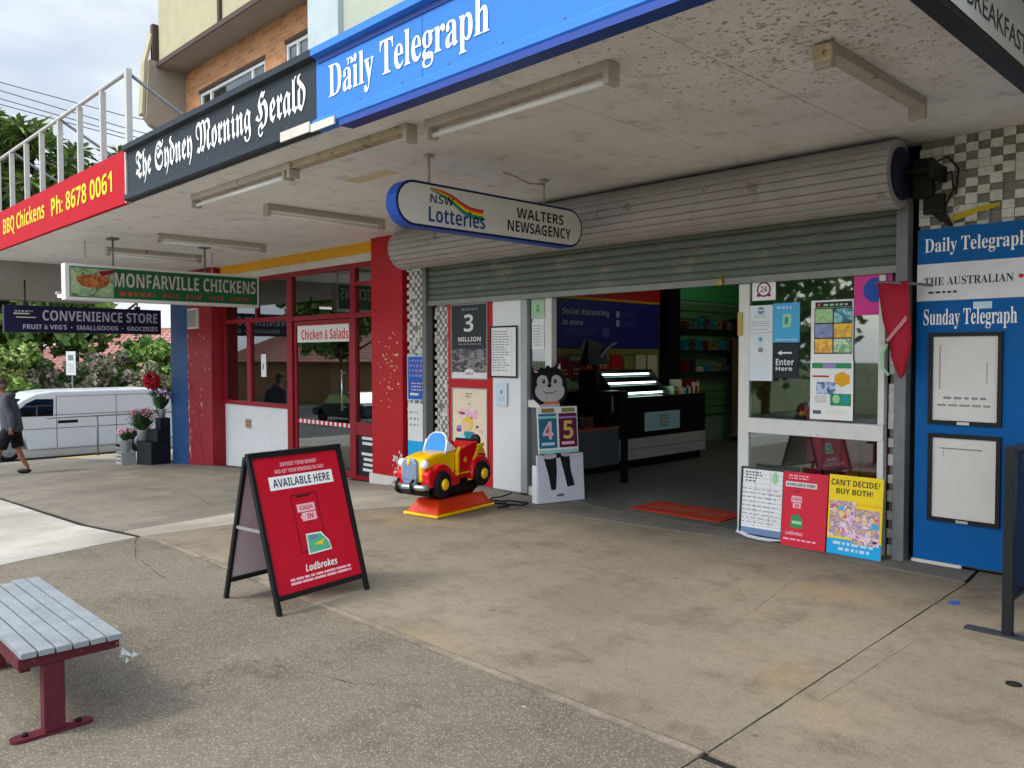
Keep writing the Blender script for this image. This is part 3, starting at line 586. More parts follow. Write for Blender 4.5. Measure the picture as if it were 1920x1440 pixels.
for x0, x1, y in ((-2.36, -2.275, 6.33), (-8.065, -7.99, 6.34)): B('guide_rail', 'galv', rs, (x0, x1, y, y+.11, -.02 if x0 > -5 else -.12, 2.72), bevel=.004)
e = MB(); e.mat(P('bracket_blue', '#121b33', rough=.6, var=.2)); e.lathe([(.001, 0), (.19, 0), (.19, .02), (.001, .02)], (-2.285, 6.21, 2.865), 24, 'x'); e.build('end_plate', None, rs)
e = MB(); e.mat(P('greasy', '#26231f', rough=.6, metal=.4, var=.3)); e.box(-2.25, -2.12, 6.34, 6.42, 2.70, 2.98); e.box(-2.19, -2.05, 6.38, 6.43, 2.58, 2.72); e.tube([(-2.25, 6.2, 2.87), (-2.06, 6.2, 2.87)], .022); e.box(-2.08, -2.045, 6.16, 6.43, 2.80, 2.91); e.tube([(-2.15, 6.33, 2.80), (-2.0, 6.38, 2.86), (-1.99, 6.40, 2.74), (-2.06, 6.41, 2.60), (-2.0, 6.41, 2.48)], .010, 6); e.tube([(-2.12, 6.30, 2.92), (-2.02, 6.36, 2.97), (-1.96, 6.40, 2.88), (-1.98, 6.41, 2.70)], .008, 6); e.prism([(-2.16, 2.60), (-2.08, 2.52), (-2.02, 2.48), (-2.06, 2.66)], 6.40, 6.425, 'y'); e.build('motor_bracket', None, rs)
e = MB(); e.mat('brass'); e.box(-3.885, -3.835, 6.345, 6.37, 2.165, 2.215); e.tube([(-3.878, 6.357, 2.21), (-3.878, 6.357, 2.235), (-3.86, 6.357, 2.25), (-3.842, 6.357, 2.235), (-3.842, 6.357, 2.21)], .005, 6); e.build('padlock', None, rs)
gm = MB(); P('scrawl', '#a5828e', rough=.6, var=.2); fr = FAC(6.386)
for pts in ([(-4.35, 2.52), (-4.2, 2.50), (-4.1, 2.53), (-4.0, 2.50)], [(-4.3, 2.46), (-4.28, 2.42), (-4.22, 2.45)], [(-3.45, 2.52), (-3.2, 2.40), (-3.05, 2.37), (-2.95, 2.385)], [(-3.1, 2.49), (-2.8, 2.56), (-2.6, 2.55)], [(-5.2, 2.45), (-5.05, 2.47), (-4.9, 2.44)], [(-6.6, 2.30), (-6.3, 2.33), (-6.1, 2.32)], [(-4.75, 2.235), (-4.5, 2.25), (-4.3, 2.245)]):
    for a, b in zip(pts, pts[1:]): gm.mat('scrawl'); gm.bar(fr.p(*a, .001), fr.p(*b, .001), .004, .022, up=(0, -1, 0))
gm.build('scrawl_marks', None, rs)
# ------------------------------------------------------------------ awning fascia signs
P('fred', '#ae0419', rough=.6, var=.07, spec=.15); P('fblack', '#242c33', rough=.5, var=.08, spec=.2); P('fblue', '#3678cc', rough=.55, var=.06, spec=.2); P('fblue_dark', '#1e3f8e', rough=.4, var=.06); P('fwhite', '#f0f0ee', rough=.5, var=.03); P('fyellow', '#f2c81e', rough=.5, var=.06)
P('edge_white', '#c9c4b8', rough=.7, var=.2)
def fascia(name, label, x0, x1, mat, cap=True):
    t = thing(name, label, 'sign', ((x0+x1)/2, YF, 3.14)); m = MB(); m.mat(mat)
    if cap:
        pr = [(3.17, 3.14), (3.075, 3.14), (3.06, 3.155), (3.062, 3.20), (3.10, 3.225), (3.10, 3.635), (3.05, 3.65), (3.05, 3.70), (3.17, 3.70)]
    else: pr = [(3.17, 3.135), (3.10, 3.135), (3.10, 3.68), (3.17, 3.68)]
    m.prism(pr, x0, x1); m.build('board', None, t)
    s_ = MB(); s_.mat('silver')
    for k in range(int((x1-x0)/.45)): 
        for zz in (3.245, 3.61): s_.mat('galv'); s_.lathe([(.001, -.003), (.006, -.003), (.007, 0), (.001, 0)], (x0+.1+k*.45, 3.099, zz), 6, 'y')
    k = x0+1.2
    while k < x1-.3: rect(s_, FAC(3.0985), k, 3.23, k+.004, 3.63, 'charcoal' if mat != 'fblue' else 'fblue_dark', .0004); k += 2.4
    s_.build('fixings', None, t, fixn=False); return t
fr = FAC(3.098)
t = fascia('fascia_sign', 'red awning fascia sign with yellow lettering and a phone number', -15.5, -8.835, 'fred', False)
m = MB(); text(m, fr, 'BBQ Chickens', -13.78, 3.28, -11.72, 3.56, 'fyellow', 'bold'); text(m, fr, 'Ph: 8678 0061', -11.42, 3.305, -9.24, 3.54, 'fyellow', 'bold'); text(m, fr, '&', -14.5, 3.3, -14.1, 3.53, 'fyellow', 'bold'); m.build('lettering', None, t, fixn=False)
B('end_trim', 'edge_white', t, (-8.832, -8.805, 3.085, 3.17, 3.13, 3.70))
t = fascia('fascia_sign', 'black awning fascia sign with a newspaper title in white blackletter', -8.80, -5.13, 'fblack')
m = MB(); text(m, fr, 'The Sydney Morning Herald', -8.55, 3.255, -5.27, 3.60, 'fwhite', 'fraktur'); m.build('lettering', None, t, fixn=False)
t = fascia('fascia_sign', 'long light blue awning fascia sign with a white serif newspaper title', -5.127, 3.0, 'fblue')
m = MB(); text(m, fr, 'Daily Telegraph', -4.96, 3.27, -3.33, 3.555, 'fwhite', 'serif'); text(m, fr, 'The', -4.735, 3.50, -4.62, 3.545, 'fwhite', 'serif', off=.004); m.build('lettering', None, t, fixn=False)
B('shadow_band', 'fblue_dark', t, (-5.1, 2.98, 3.092, 3.098, 3.60, 3.636)); B('lower_edge', 'fblue_dark', t, (-4.78, 2.98, 3.06, 3.17, 3.10, 3.139))  # shade below the cap painted as a dark blue strip
m = MB(); m.mat('edge_white'); m.box(-5.55, -5.14, 3.045, 3.058, 3.13, 3.20); m.box(-5.12, -4.82, 3.045, 3.058, 3.12, 3.175); tag(m.build('packing_board', None, None), 'bare white board where the black and blue fascia signs meet', 'board')
# ------------------------------------------------------------------ railing on the awning, wires
P('railpaint', '#b9b6b2', rough=.5, var=.12, scale=8)
rl = thing('roof_railing', 'pale steel railing standing along the awning roof above the red sign', 'railing', (-12, 3.3, 3.66)); RX = [-9.3, -10.11, -10.93, -11.73, -12.54, -13.3, -14.1, -14.9, -15.7]
for i, x in enumerate(RX): B('post', 'railpaint', rl, (x-(.032 if i == 0 else .024), x+(.032 if i == 0 else .024), 3.27, 3.33, 3.6, 4.60 if i else 4.66))
m = MB(); m.mat('railpaint'); m.tube([(-9.3, 3.3, 4.63), (-15.8, 3.3, 4.63)], .024); m.build('top_rail', None, rl)
for x in (-9.3, -11.73, -14.1):
    m = MB(); m.mat('galv'); m.tube([(x, 3.3, 4.62), (x, 5.0, 3.66)], .02); m.build('brace', None, rl)
pw = thing('power_lines', 'thin overhead wires crossing the sky above the tree', 'power lines', (-44, 12, 12))
for a, b in (((-46.5, 10.4, 15.0), (-42.2, 14.7, 13.35)), ((-46.5, 10.4, 14.6), (-41.8, 15.1, 12.6)), ((-46.5, 10.4, 14.2), (-41.3, 15.6, 12.1)), ((-46.4, 10.4, 13.9), (-41.0, 15.9, 11.8))):
    a, b = Vector(a), Vector(b); d_ = b-a; m = MB(); m.mat('charcoal'); m.tube([a-d_*4+Vector((0, 0, 3.0)), a-d_*1.6+Vector((0, 0, .5)), a, b, b+d_*2.5+Vector((0, 0, 1.0)), b+d_*6+Vector((0, 0, 7.0))], .022, 5); m.build('wire', None, pw)
# ------------------------------------------------------------------ fluorescent fittings
P('lampbody', '#b9b0a2', rough=.5, var=.15, dirt='#8c7658', dscale=6, dthr=.58); P('lampbody_rust', '#b3a48c', rough=.7, var=.2, dirt='#8a5b34', dscale=7, dthr=.55); P('tube_white', '#f1f1ee', rough=.3, var=.02)
def batten(label, p0, p1, tube=True, body='lampbody', drop=.0):
    p0, p1 = Vector(p0), Vector(p1); L_ = (p1-p0).length; ang = math.atan2(p1.y-p0.y, p1.x-p0.x); c = (p0+p1)/2
    t = thing('fluorescent_light', label, 'ceiling light', (c.x, c.y, ZC), ang, 'fluorescent battens under the awning'); h = L_/2
    m = MB(); m.mat(body); m.box(-h, h, -.045, .045, -.055, -.001); m.build('body', None, t, world=False, bevel=.004)
    for s in (-1, 1):
        B('end_cap', body if s < 0 else 'lampbody', t, (s*h-.02, s*h+.02, -.05, .05, -.125, -.002), world=False, bevel=.004)
    if tube: m = MB(); m.mat('tube_white'); m.tube([(-h+.02, 0, -.10), (h-.02, 0, -.10)], .017, 10); m.build('tube', None, t, world=False)
    return t
batten('long white fluorescent light with a bright tube beside the blue fascia sign', (-4.34, 3.50, 0), (-2.80, 3.50, 0))
batten('rusty fluorescent batten with no tube above the lottery sign', (-6.16, 3.45, 0), (-4.51, 3.45, 0), False, 'lampbody_rust')
batten('fluorescent light with a tube hanging under the black fascia sign', (-7.94, 3.44, 0), (-6.06, 3.44, 0))
batten('fluorescent light pointing at the red pillar', (-7.87, 4.16, 0), (-7.87, 5.60, 0))
batten('fluorescent light in front of the yellow band of the chicken shop', (-10.72, 4.15, 0), (-10.72, 5.60, 0))
batten('fluorescent light behind the rods of the green chicken sign', (-12.6, 4.14, 0), (-12.6, 5.50, 0))
t = batten('fluorescent batten with a broken rusty end near the stone wall', (-1.88, 4.07, 0), (-1.88, 5.36, 0), False)
B('broken_end', P('rust', '#cdbba0', rough=.9, var=.3, scale=20, dirt='#a5652f', dscale=22, dthr=.55), t, (-.685, -.655, -.055, .055, -.10, -.01), world=False, bevel=.012)
m = MB(); m.mat('rubber'); m.tube([(.70, .02, -.01), (.74, .01, -.05), (.735, .015, -.10)], .008, 6); m.build('loose_wire', None, t, world=False)
t = batten('bare white tube lamp hanging behind the green chicken sign', (-12.15, 3.35, 0), (-12.15, 5.9, 0), False)
for c in [o for o in bpy.data.objects if o.parent == t]: bpy.data.objects.remove(c)
t.location = (-12.15, 4.6, 2.36); t['group'] = 'tube lamps'; del t['group']
P('lit_tube', '#f4f6f2', rough=.3, var=0, emit=1.1)
m = MB(); m.mat('lit_tube'); m.tube([(-1.25, 0, 0), (1.25, 0, 0)], .02, 10); m.build('tube', None, t, world=False)
m = MB(); m.mat('lampbody'); m.box(-1.27, 1.27, -.03, .03, .022, .06); m.tube([(-.9, 0, .06), (-.9, 0, .77)], .008, 6); m.tube([(.9, 0, .06), (.9, 0, .77)], .008, 6); m.build('body', None, t, world=False)
# ------------------------------------------------------------------ hanging signs
def stadium(y0, y1, z0, z1, n=10, d=0):
    y0 += d; y1 -= d; z0 += d; z1 -= d; r = (z1-z0)/2; o = []
    for k in range(n+1): a = -math.pi/2+math.pi*k/n; o.append((y1-r+r*math.cos(a), (z0+z1)/2+r*math.sin(a)))
    for k in range(n+1): a = math.pi/2+math.pi*k/n; o.append((y0+r+r*math.cos(a), (z0+z1)/2+r*math.sin(a)))
    return o
t = thing('hanging_sign', 'white rounded lottery sign with a blue rim and rainbow swoosh, hanging under the awning', 'sign', (-5.08, 4.75, 2.55))
y0, y1, z0, z1 = 3.70, 5.85, 2.545, 2.90
m = MB(); m.mat('royal'); m.prism(stadium(y0, y1, z0, z1), -5.15, -5.02); m.build('rim', None, t, bevel=.008)
S = SX(-5.018); m = MB(); poly(m, S, stadium(y0, y1, z0, z1, d=.006), 'navy', .001); poly(m, S, stadium(y0, y1, z0, z1, d=.022), P('signface', '#d6d3cc', rough=.4, var=.05), .002); m.build('face', None, t, fixn=False)
m = MB(); P('lotblue', '#23467e', rough=.5, var=.03)
text(m, S, 'NSW', 4.03, 2.745, 4.27, 2.81, 'lotblue', 'bold', .004); text(m, S, 'Lotteries', 4.015, 2.595, 4.61, 2.72, 'lotblue', 'bold', .004); text(m, S, 'WALTERS', 4.98, 2.735, 5.58, 2.825, 'ink', 'bold', .004); text(m, S, 'NEWSAGENCY', 4.87, 2.615, 5.68, 2.71, 'ink', 'bold', .004); m.build('lettering', None, t, fixn=False)
m = MB()
def wv(x): x = (x-4.03)/.56; return 2.862-.005*x-.115/(1+math.exp(-(x-.52)*8))+.035*max(0, x-.75)
for i, c in enumerate(('red', 'orange', 'yellow', 'green', 'teal')):
    for q in range(16):
        a, b = 4.03+q*.035, 4.03+(q+1)*.035
        w0, w1 = .004+.0135*min(1, q/9), .004+.0135*min(1, (q+1)/9)
        poly(m, S, [(a, wv(a)-i*w0), (b, wv(b)-i*w1), (b, wv(b)-(i+1)*w1), (a, wv(a)-(i+1)*w0)][::-1], c, .004)
m.build('rainbow_swoosh', None, t, fixn=False)
for y, zt in ((4.07, 3.128), (5.39, 3.128)):
    m = MB(); m.mat('lampbody'); m.tube([(-5.08, y, 2.895), (-5.08, y, zt)], .011, 8); m.lathe([(.045, 0), (.045, .006), (.02, .012)], (-5.08, y, 3.118-.004), 10); m.build('rod', None, t)
m = MB(); m.mat('lampbody_rust'); m.tube([(-5.08, 5.39, 3.09), (-5.08, 5.2, 3.07), (-5.08, 5.0, 3.11), (-5.1, 4.9, 3.12)], .007, 6); m.build('cable', None, t)
t = thing('hanging_sign', 'green chicken shop sign in a white frame with a roast chicken picture', 'sign', (-11.55, 4.6, 2.27))
P('signgreen', '#1c5b39', rough=.4, var=.15, scale=3)
B('frame', 'whiteframe', t, (-11.66, -11.5, 3.26, 5.93, 2.28, 2.75), bevel=.004)
S = SX(-11.498); m = MB(); rect(m, S, 3.31, 2.32, 5.90, 2.715, 'signgreen', .001); rect(m, S, 3.32, 2.33, 3.85, 2.70, P('palesage', '#7d9a80', rough=.5, var=.2), .002)
photo('roast', ['#3f2014', '#8a3c1c', '#b8743a', '#5a2214', '#a3502a'], 14, 2); photo('saladprint', ['#3f5a34', '#7d9a70', '#a8b48a', '#4c4636'], 9, 6); rect(m, S, 3.33, 2.335, 3.84, 2.695, 'saladprint', .0025); poly(m, S, [(3.41+.19+.20*math.cos(t)*(1+.12*math.sin(3*t)), 2.53+.105*math.sin(t)*(1+.2*math.cos(2*t))) for t in [i*math.pi/12 for i in range(24)]], 'roast', .003); disc(m, S, 3.50, 2.40, .08, .035, 'palesage', .0035); poly(m, S, [(3.70, 2.60), (3.86, 2.66), (3.84, 2.70), (3.66, 2.66)], 'darkred', .0034); m.build('picture', None, t, fixn=False)
m = MB(); P('fadedwhite', '#bcb6ab', rough=.6, var=.15); P('fadedred', '#a5402f', rough=.6, var=.15)
text(m, S, 'MONFARVILLE CHICKENS', 3.86, 2.475, 5.87, 2.665, 'fadedwhite', 'bold', .005)
for i, wd in enumerate((.46, .2, .22, .2, .3)): greek(m, S, 3.92+(0, .58, .9, 1.24, 1.56)[i], 2.345, 3.92+(0, .58, .9, 1.24, 1.56)[i]+wd, 2.415, 1, 'fadedred', .003, .75, 0, i)
m.build('lettering', None, t, fixn=False)
for y in (3.87, 5.13): m = MB(); m.mat('galv'); m.tube([(-11.57, y, 2.75), (-11.57, y, 3.125)], .012); m.box(-11.65, -11.49, y-.06, y+.06, 3.105, 3.126); m.build('rod', None, t)
t = thing('hanging_sign', 'dark navy convenience store sign hanging beyond the green one', 'sign', (-15.8, 4.8, 2.0))
P('navysign', '#14143a', rough=.4, var=.1); B('board', 'navysign', t, (-15.86, -15.76, 3.52, 6.12, 1.96, 2.42), bevel=.006)
S = SX(-15.758); m = MB(); P('signlilac', '#b7b5c4', rough=.5, var=.1)
text(m, S, 'CONVENIENCE STORE', 4.10, 2.17, 6.05, 2.35, 'signlilac', 'bold', .002)
text(m, S, "FRUIT & VEG'S  •  SMALLGOODS  •  GROCERIES", 3.80, 2.02, 6.05, 2.10, 'signlilac', 'bold', .002)
rect(m, S, 3.66, 2.27, 3.9, 2.29, 'cream', .002); rect(m, S, 3.7, 2.21, 4.0, 2.225, 'cream', .002); greek(m, S, 3.68, 2.30, 3.95, 2.34, 1, 'signlilac', .002, .6, 0, 3); m.build('lettering', None, t, fixn=False)
for y in (3.85, 5.7): m = MB(); m.mat('charcoal'); m.tube([(-15.81, y, 2.42), (-15.81, y, 2.86)], .014); m.box(-15.86, -15.76, y-.04, y+.04, 2.42, 2.47); m.build('rod', None, t)
# sign at the right edge
t = thing('hanging_sign', 'grey-white hanging sign with a thick black border at the top right', 'sign', (-.98, 4.0, 2.72))
B('board', 'black', t, (-1.03, -.96, 2.6, 5.6, 2.715, 3.10), bevel=.004); S = SX(-.958); m = MB(); rect(m, S, 2.64, 2.745, 5.56, 3.07, P('signgrey', '#b4b4b0', rough=.5, var=.08), .001); m.build('face', None, t, fixn=False)
m = MB(); text(m, S, 'BREAKFAST', 3.18, 2.79, 3.95, 2.87, 'ink', 'plain', .003); text(m, S, 'LUNCH', 4.05, 2.79, 4.45, 2.87, 'ink', 'plain', .003)
m.mat('black'); rect(m, S, 2.9, 3.0, 5.3, 3.02, 'black', .003); m.build('lettering', None, t, fixn=False)
# ------------------------------------------------------------------ blue newspaper panel on the right wall
P('panelblue', '#005a9c', rough=.5, spec=.15, var=.08, scale=4, dirt='#2a6f9f', dscale=6, dthr=.66)
t = thing('newspaper_board', 'tall blue board with three newspaper titles and two framed poster holders', 'notice board', (-1.0, 6.42, 0))
B('panel', 'panelblue', t, (-2.23, .9, 6.405, 6.435, .03, 2.47)); S = FAC(6.403)
B('bottom_drip', 'whiteband', t, (-2.24, -1.9, 6.40, 6.43, .0, .028))
m = MB(); rect(m, S, -2.23, 1.945, .9, 2.215, P('paperwhite', '#d9d8d8', rough=.6, var=.1, scale=7, dirt='#b9a9b0', dscale=12, dthr=.66), .002)
rect(m, S, -1.85, 1.875, -1.73, 1.925, 'paleblue', .002); rect(m, S, -1.5, .4, .1, 2.1-.2, 'panelblue', .0012); m.build('title_band', None, t, fixn=False)
m = MB(); text(m, S, 'Daily Telegraph', -2.18, 2.27, -1.52, 2.40, 'fwhite', 'serif', .003); text(m, S, 'THE AUSTRALIAN', -2.18, 2.055, -1.60, 2.115, 'ink', 'serif', .004); disc(m, S, -1.555, 2.09, .018, .014, 'red', .004, 8)
greek(m, S, -2.15, 1.99, -1.95, 2.02, 1, 'ink', .004, .5); text(m, S, 'Sunday Telegraph', -2.18, 1.735, -1.575, 1.885, 'fwhite', 'serif', .003)
text(m, S, 'Daily Telegraph', -1.2, 2.27, -.4, 2.40, 'fwhite', 'serif', .003); m.build('lettering', None, t, fixn=False)
P('holder_paper', '#d8d4cc', rough=.7, var=.07, scale=5)
for i, (x0, x1, z0, z1) in enumerate([(-2.135, -1.655, 1.045, 1.71), (-2.13, -1.655, .335, .975), (-1.42, -.9, 1.045, 1.71), (-1.42, -.9, .335, .975)]):
    f = MB(); f.mat('black'); a = .028
    f.box(x0, x0+a, 6.378, 6.403, z0, z1); f.box(x1-a, x1, 6.378, 6.403, z0, z1); f.box(x0+a, x1-a, 6.379, 6.403, z1-a, z1); f.box(x0+a, x1-a, 6.379, 6.403, z0, z0+a)
    fo = f.build('poster_frame', None, t); B('paper', 'holder_paper', fo, (x0+a, x1-a, 6.396, 6.402, z0+a, z1-a))
    s2 = FAC(6.3955); m = MB()
    if i == 0: rect(m, s2, x0+.07, 1.3, x0+.078, 1.62, 'grey', .0005); rect(m, s2, x1-.1, 1.35, x1-.095, 1.5, 'inkgrey', .0005); greek(m, s2, x0+.1, 1.22, x1-.08, 1.26, 1, 'inkgrey', .0006, .4, .1); greek(m, s2, x0+.06, 1.17, x1-.06, 1.20, 1, 'grey', .0006, .5, .05, 5)
    else:
        rect(m, s2, x0+.08, z1-.11, x1-.12, z1-.1, 'grey', .0005); rect(m, s2, x0+.10, z1-.17, x0+.104, z1-.12, 'grey', .0005); rect(m, s2, x0+.20, z0+.12, x0+.202, z0+.30, P('faintgrey', '#c4c0b8', rough=.7), .0005); rect(m, s2, x0+.05, z0+.2, x0+.14, z0+.202, 'faintgrey', .0005)
    m.build('print', None, fo, fixn=False); B('clip', 'silver', fo, ((x0+x1)/2-.04, (x0+x1)/2+.04, 6.372, 6.378, z0+.002, z0+.022))
# yellow tape-like paint streak on the stone wall
m = MB(); fr = FAC(6.435); poly(m, fr, [(-2.06, 2.50), (-1.98, 2.57), (-1.83, 2.60), (-1.70, 2.615), (-1.70, 2.585), (-1.85, 2.56), (-1.99, 2.515)], P('streak', '#b7a21c', rough=.6, var=.1), .002)
o = m.build('paint_streak', None, bd, fixn=False)
# ------------------------------------------------------------------ posters
def poster(label, name, x0, x1, z0, z1, y, mat, draw=None, frame=None, group=None, cat='poster', t_=.004, lean=0., z_off=0.):
    t = thing(name, label, cat, ((x0+x1)/2, y, z0), 0, group); W, H = x1-x0, z1-z0
    o = Vector((x0, y-lean, z0)); v = Vector((0, lean, H)); F_ = Fr(o, (1, 0, 0), v); H = v.length
    m = slab(F_, 0, 0, W, H, t_, mat); m.build('sheet', None, t)
    if frame:
        m = MB(); m.mat(frame[0]); a = frame[1]
        for q in ((0, 0, a, H), (W-a, 0, W, H), (a, 0, W-a, a), (a, H-a, W-a, H)): slab(Fr(F_.p(0, 0, .008), F_.u, F_.vv), *q, .010, frame[0], m)
        m.build('frame', None, t)
    if draw:
        m = MB(); draw(m, F_, W, H)
        if m.f: m.build('print', None, t, fixn=False)
    return t
def d_three(m, F_, W, H):
    text(m, F_, '3', W*.36, H*.63, W*.62, H*.86, 'white', 'bold'); text(m, F_, 'MILLION', W*.2, H*.50, W*.82, H*.56, 'white', 'bold'); greek(m, F_, W*.2, H*.45, W*.85, H*.48, 1, 'inkgrey'); greek(m, F_, W*.3, H*.90, W*.75, H*.95, 1, 'inkgrey')
    rect(m, F_, 0.01, .01, W-.01, H*.09, 'white', .0012); disc(m, F_, W/2, H*.09, W*.13, H*.05, 'white', .0016); greek(m, F_, W*.42, H*.05, W*.6, H*.09, 1, 'ink', .0022, .7, 0)
    photo('cityprint', ['#15181f', '#2a2f3b', '#6a5a4e', '#8f9298', '#222'+'222'], 8, 1, 1); rect(m, F_, .01, H*.09, W-.01, H*.40, 'cityprint', .0011); disc(m, F_, W*.80, H*.33, W*.10, H*.07, 'inkgrey', .0013)
poster('dark framed poster with a big white 3 over a city scene on the red wall', 'poster', -7.60, -6.95, 1.27, 2.165, 6.425, 'charcoal', d_three, ('grey_alu', .012))
def d_pink(m, F_, W, H):
    greek(m, F_, W*.4, H*.87, W*.58, H*.94, 2, 'ink', .002, .5, .1); disc(m, F_, W*.5, H*.79, .012, .012, 'green')
    rect(m, F_, W*.26, H*.59, W*.72, H*.72, 'palepink', .0013)
    rr = random.Random(6)
    for k in range(16):
        c = rr.choice(['pink', 'purple', 'palepink', 'lilac', 'darkred', 'white']); x = W*rr.uniform(.12, .8); z = H*rr.uniform(.26, .70); rect(m, F_, x, z, x+W*rr.uniform(.05, .14), z+H*rr.uniform(.03, .08), c, .0014+k*3e-5)
    disc(m, F_, W*.45, H*.52, W*.16, H*.10, 'blonde', .0027); disc(m, F_, W*.42, H*.49, W*.11, H*.07, 'skin_print', .003)
    poly(m, F_, [(W*.3, H*.28), (W*.62, H*.28), (W*.6, H*.42), (W*.36, H*.42)], 'teal', .0029); rect(m, F_, W*.2, H*.30, W*.38, H*.36, 'paleblue', .0031)
poster('cream framed poster with a cartoon child in pink surroundings behind the ride', 'poster', -7.59, -6.955, .27, 1.165, 6.425, P('creampaper', '#e6d5b8', rough=.5, var=.05), d_pink, ('grey_alu', .012))
def d_notice(m, F_, W, H): greek(m, F_, W*.08, H*.12, W*.75, H*.92, 16, 'inkgrey', .002, .35, .35, 7); rect(m, F_, W*.8, H*.15, W*.81, H*.9, 'inkgrey')
poster('white printed notice in a black clip frame on the white panel', 'framed_notice', -6.87, -6.43, 1.30, 1.885, 6.392, 'white_clean', d_notice, ('black', .018), cat='notice')
def d_small(m, F_, W, H): disc(m, F_, W/2, H*.6, .02, .024, 'inkgrey'); greek(m, F_, W*.25, H*.2, W*.75, H*.4, 2, 'inkgrey', .002, .3, .3)
poster('small faint blank sheet taped below the framed notice', 'notice', -6.78, -6.60, .98, 1.24, 6.394, P('faintblue', '#c7d6e0', rough=.4, var=.02), d_small, cat='notice', t_=.002)
def d_bluep(m, F_, W, H): greek(m, F_, W*.1, H*.5, W*.9, H*.94, 4, 'lilac', .002, .5, .2, 4); greek(m, F_, W*.2, H*.2, W*.9, H*.42, 3, 'palepink', .002, .4, .3, 8); rect(m, F_, W*.12, H*.11, W*.55, H*.16, 'white')
poster('blue poster with pale print on the stone strip beside the red pillar', 'poster', -8.47, -8.06, .98, 1.55, 6.42, P('posterblue', '#1658b0', rough=.4, var=.05), d_bluep, ('paleblue', .012))
def d_wp(m, F_, W, H): greek(m, F_, W*.1, H*.55, W*.8, H*.9, 3, 'grey', .002, .3, .4, 2); rect(m, F_, 0, 0, W, H*.3, 'cyan', .0012)
poster('white and cyan poster under the blue one on the stone strip', 'poster', -8.47, -8.06, .25, .94, 6.42, 'white', d_wp)
def d_s1(m, F_, W, H): disc(m, F_, W/2, H*.5, W*.3, H*.3, 'palegreen', .001); text(m, F_, 'A', W*.36, H*.3, W*.64, H*.72, 'green', 'bold', .002)
poster('pale green food safety sign at the top of the side window', 'notice', -6.27, -6.07, 1.95, 2.17, 6.45, P('sagepaper', '#a9bfa6', rough=.5, var=.05), d_s1, cat='notice', t_=.002)
def d_s2(m, F_, W, H): greek(m, F_, W*.12, H*.1, W*.88, H*.9, 8, 'inkgrey', .002, .35, .3, 3)
poster('white printed sheet stuck in the side window', 'notice', -6.26, -6.08, 1.62, 1.92, 6.45, 'white', d_s2, cat='notice', t_=.002)
GW = 6.408     # stickers and sheets on the outside of the shop window
def d_ns(m, F_, W, H): disc(m, F_, W/2, H*.52, H*.36, H*.36, 'darkred', .001); disc(m, F_, W/2, H*.52, H*.28, H*.28, 'white_clean', .0015); text(m, F_, '24', W*.36, H*.4, W*.64, H*.68, 'darkred', 'bold', .002); rect(m, F_, W*.2, H*.18, W*.34, H*.3, 'darkred', .0017); rect(m, F_, W*.66, H*.18, W*.8, H*.3, 'darkred', .0017)
poster('square white sticker with a red ring in the top left corner of the window', 'window_sticker', -3.575, -3.36, 2.015, 2.195, 6.405, 'white_clean', d_ns, cat='sticker', t_=.001)
def d_w1(m, F_, W, H):
    disc(m, F_, W*.5, H*.93, .032, .032, 'greyblue'); rect(m, F_, W*.38, H*.925, W*.62, H*.94, 'white', .0015); greek(m, F_, W*.25, H*.83, W*.75, H*.88, 2, 'inkgrey', .002, .3, .1); greek(m, F_, W*.1, H*.72, W*.9, H*.80, 3, 'grey', .002, .3, .1, 5); rect(m, F_, W*.1, H*.68, W*.8, H*.685, 'inkgrey', .002)
    rect(m, F_, 0, H*.635, W, H*.64, 'grey', .001); disc(m, F_, W*.5, H*.53, .035, .045, 'paleblue'); disc(m, F_, W*.5, H*.55, .015, .018, 'greyblue', .002); rect(m, F_, W*.4, H*.38, W*.6, H*.44, 'grey', .001)
poster('tall white check-in sheet at the left of the window', 'notice', -3.605, -3.385, 1.33, 1.975, GW, P('sheetwhite', '#d3d9dc', rough=.4, var=.02), d_w1, cat='notice', t_=.002)
def d_bl(m, F_, W, H): poly(m, F_, [(W*.36, H*.38), (W*.62, H*.38), (W*.70, H*.52), (W*.68, H*.72), (W*.36, H*.72)], 'palegreen', .001); poly(m, F_, [(W*.44, H*.46), (W*.56, H*.46), (W*.58, H*.64), (W*.44, H*.64)], 'teal', .002); greek(m, F_, W*.1, H*.04, W*.9, H*.1, 1, 'white', .002, .5, 0); greek(m, F_, W*.15, H*.83, W*.8, H*.93, 1, 'paleblue', .002, .6, .1)
poster('sky blue poster with a small green phone shape in the window', 'poster', -3.38, -3.145, 1.655, 1.985, GW, 'skyblue', d_bl, t_=.002)
def d_en(m, F_, W, H):
    rect(m, F_, W*.30, H*.71, W*.76, H*.76, 'white'); poly(m, F_, [(W*.2, H*.735), (W*.36, H*.66), (W*.36, H*.81)], 'white', .0015)
    text(m, F_, 'Enter', W*.14, H*.38, W*.84, H*.56, 'white', 'bold', .002); text(m, F_, 'Here', W*.14, H*.22, W*.78, H*.34, 'white', 'bold', .002)
poster('black enter here sign with a white arrow in the window', 'window_sign', -3.385, -3.155, 1.355, 1.645, GW, P('enterblack', '#191a2c', rough=.4, var=.05), d_en, cat='sign', t_=.002)
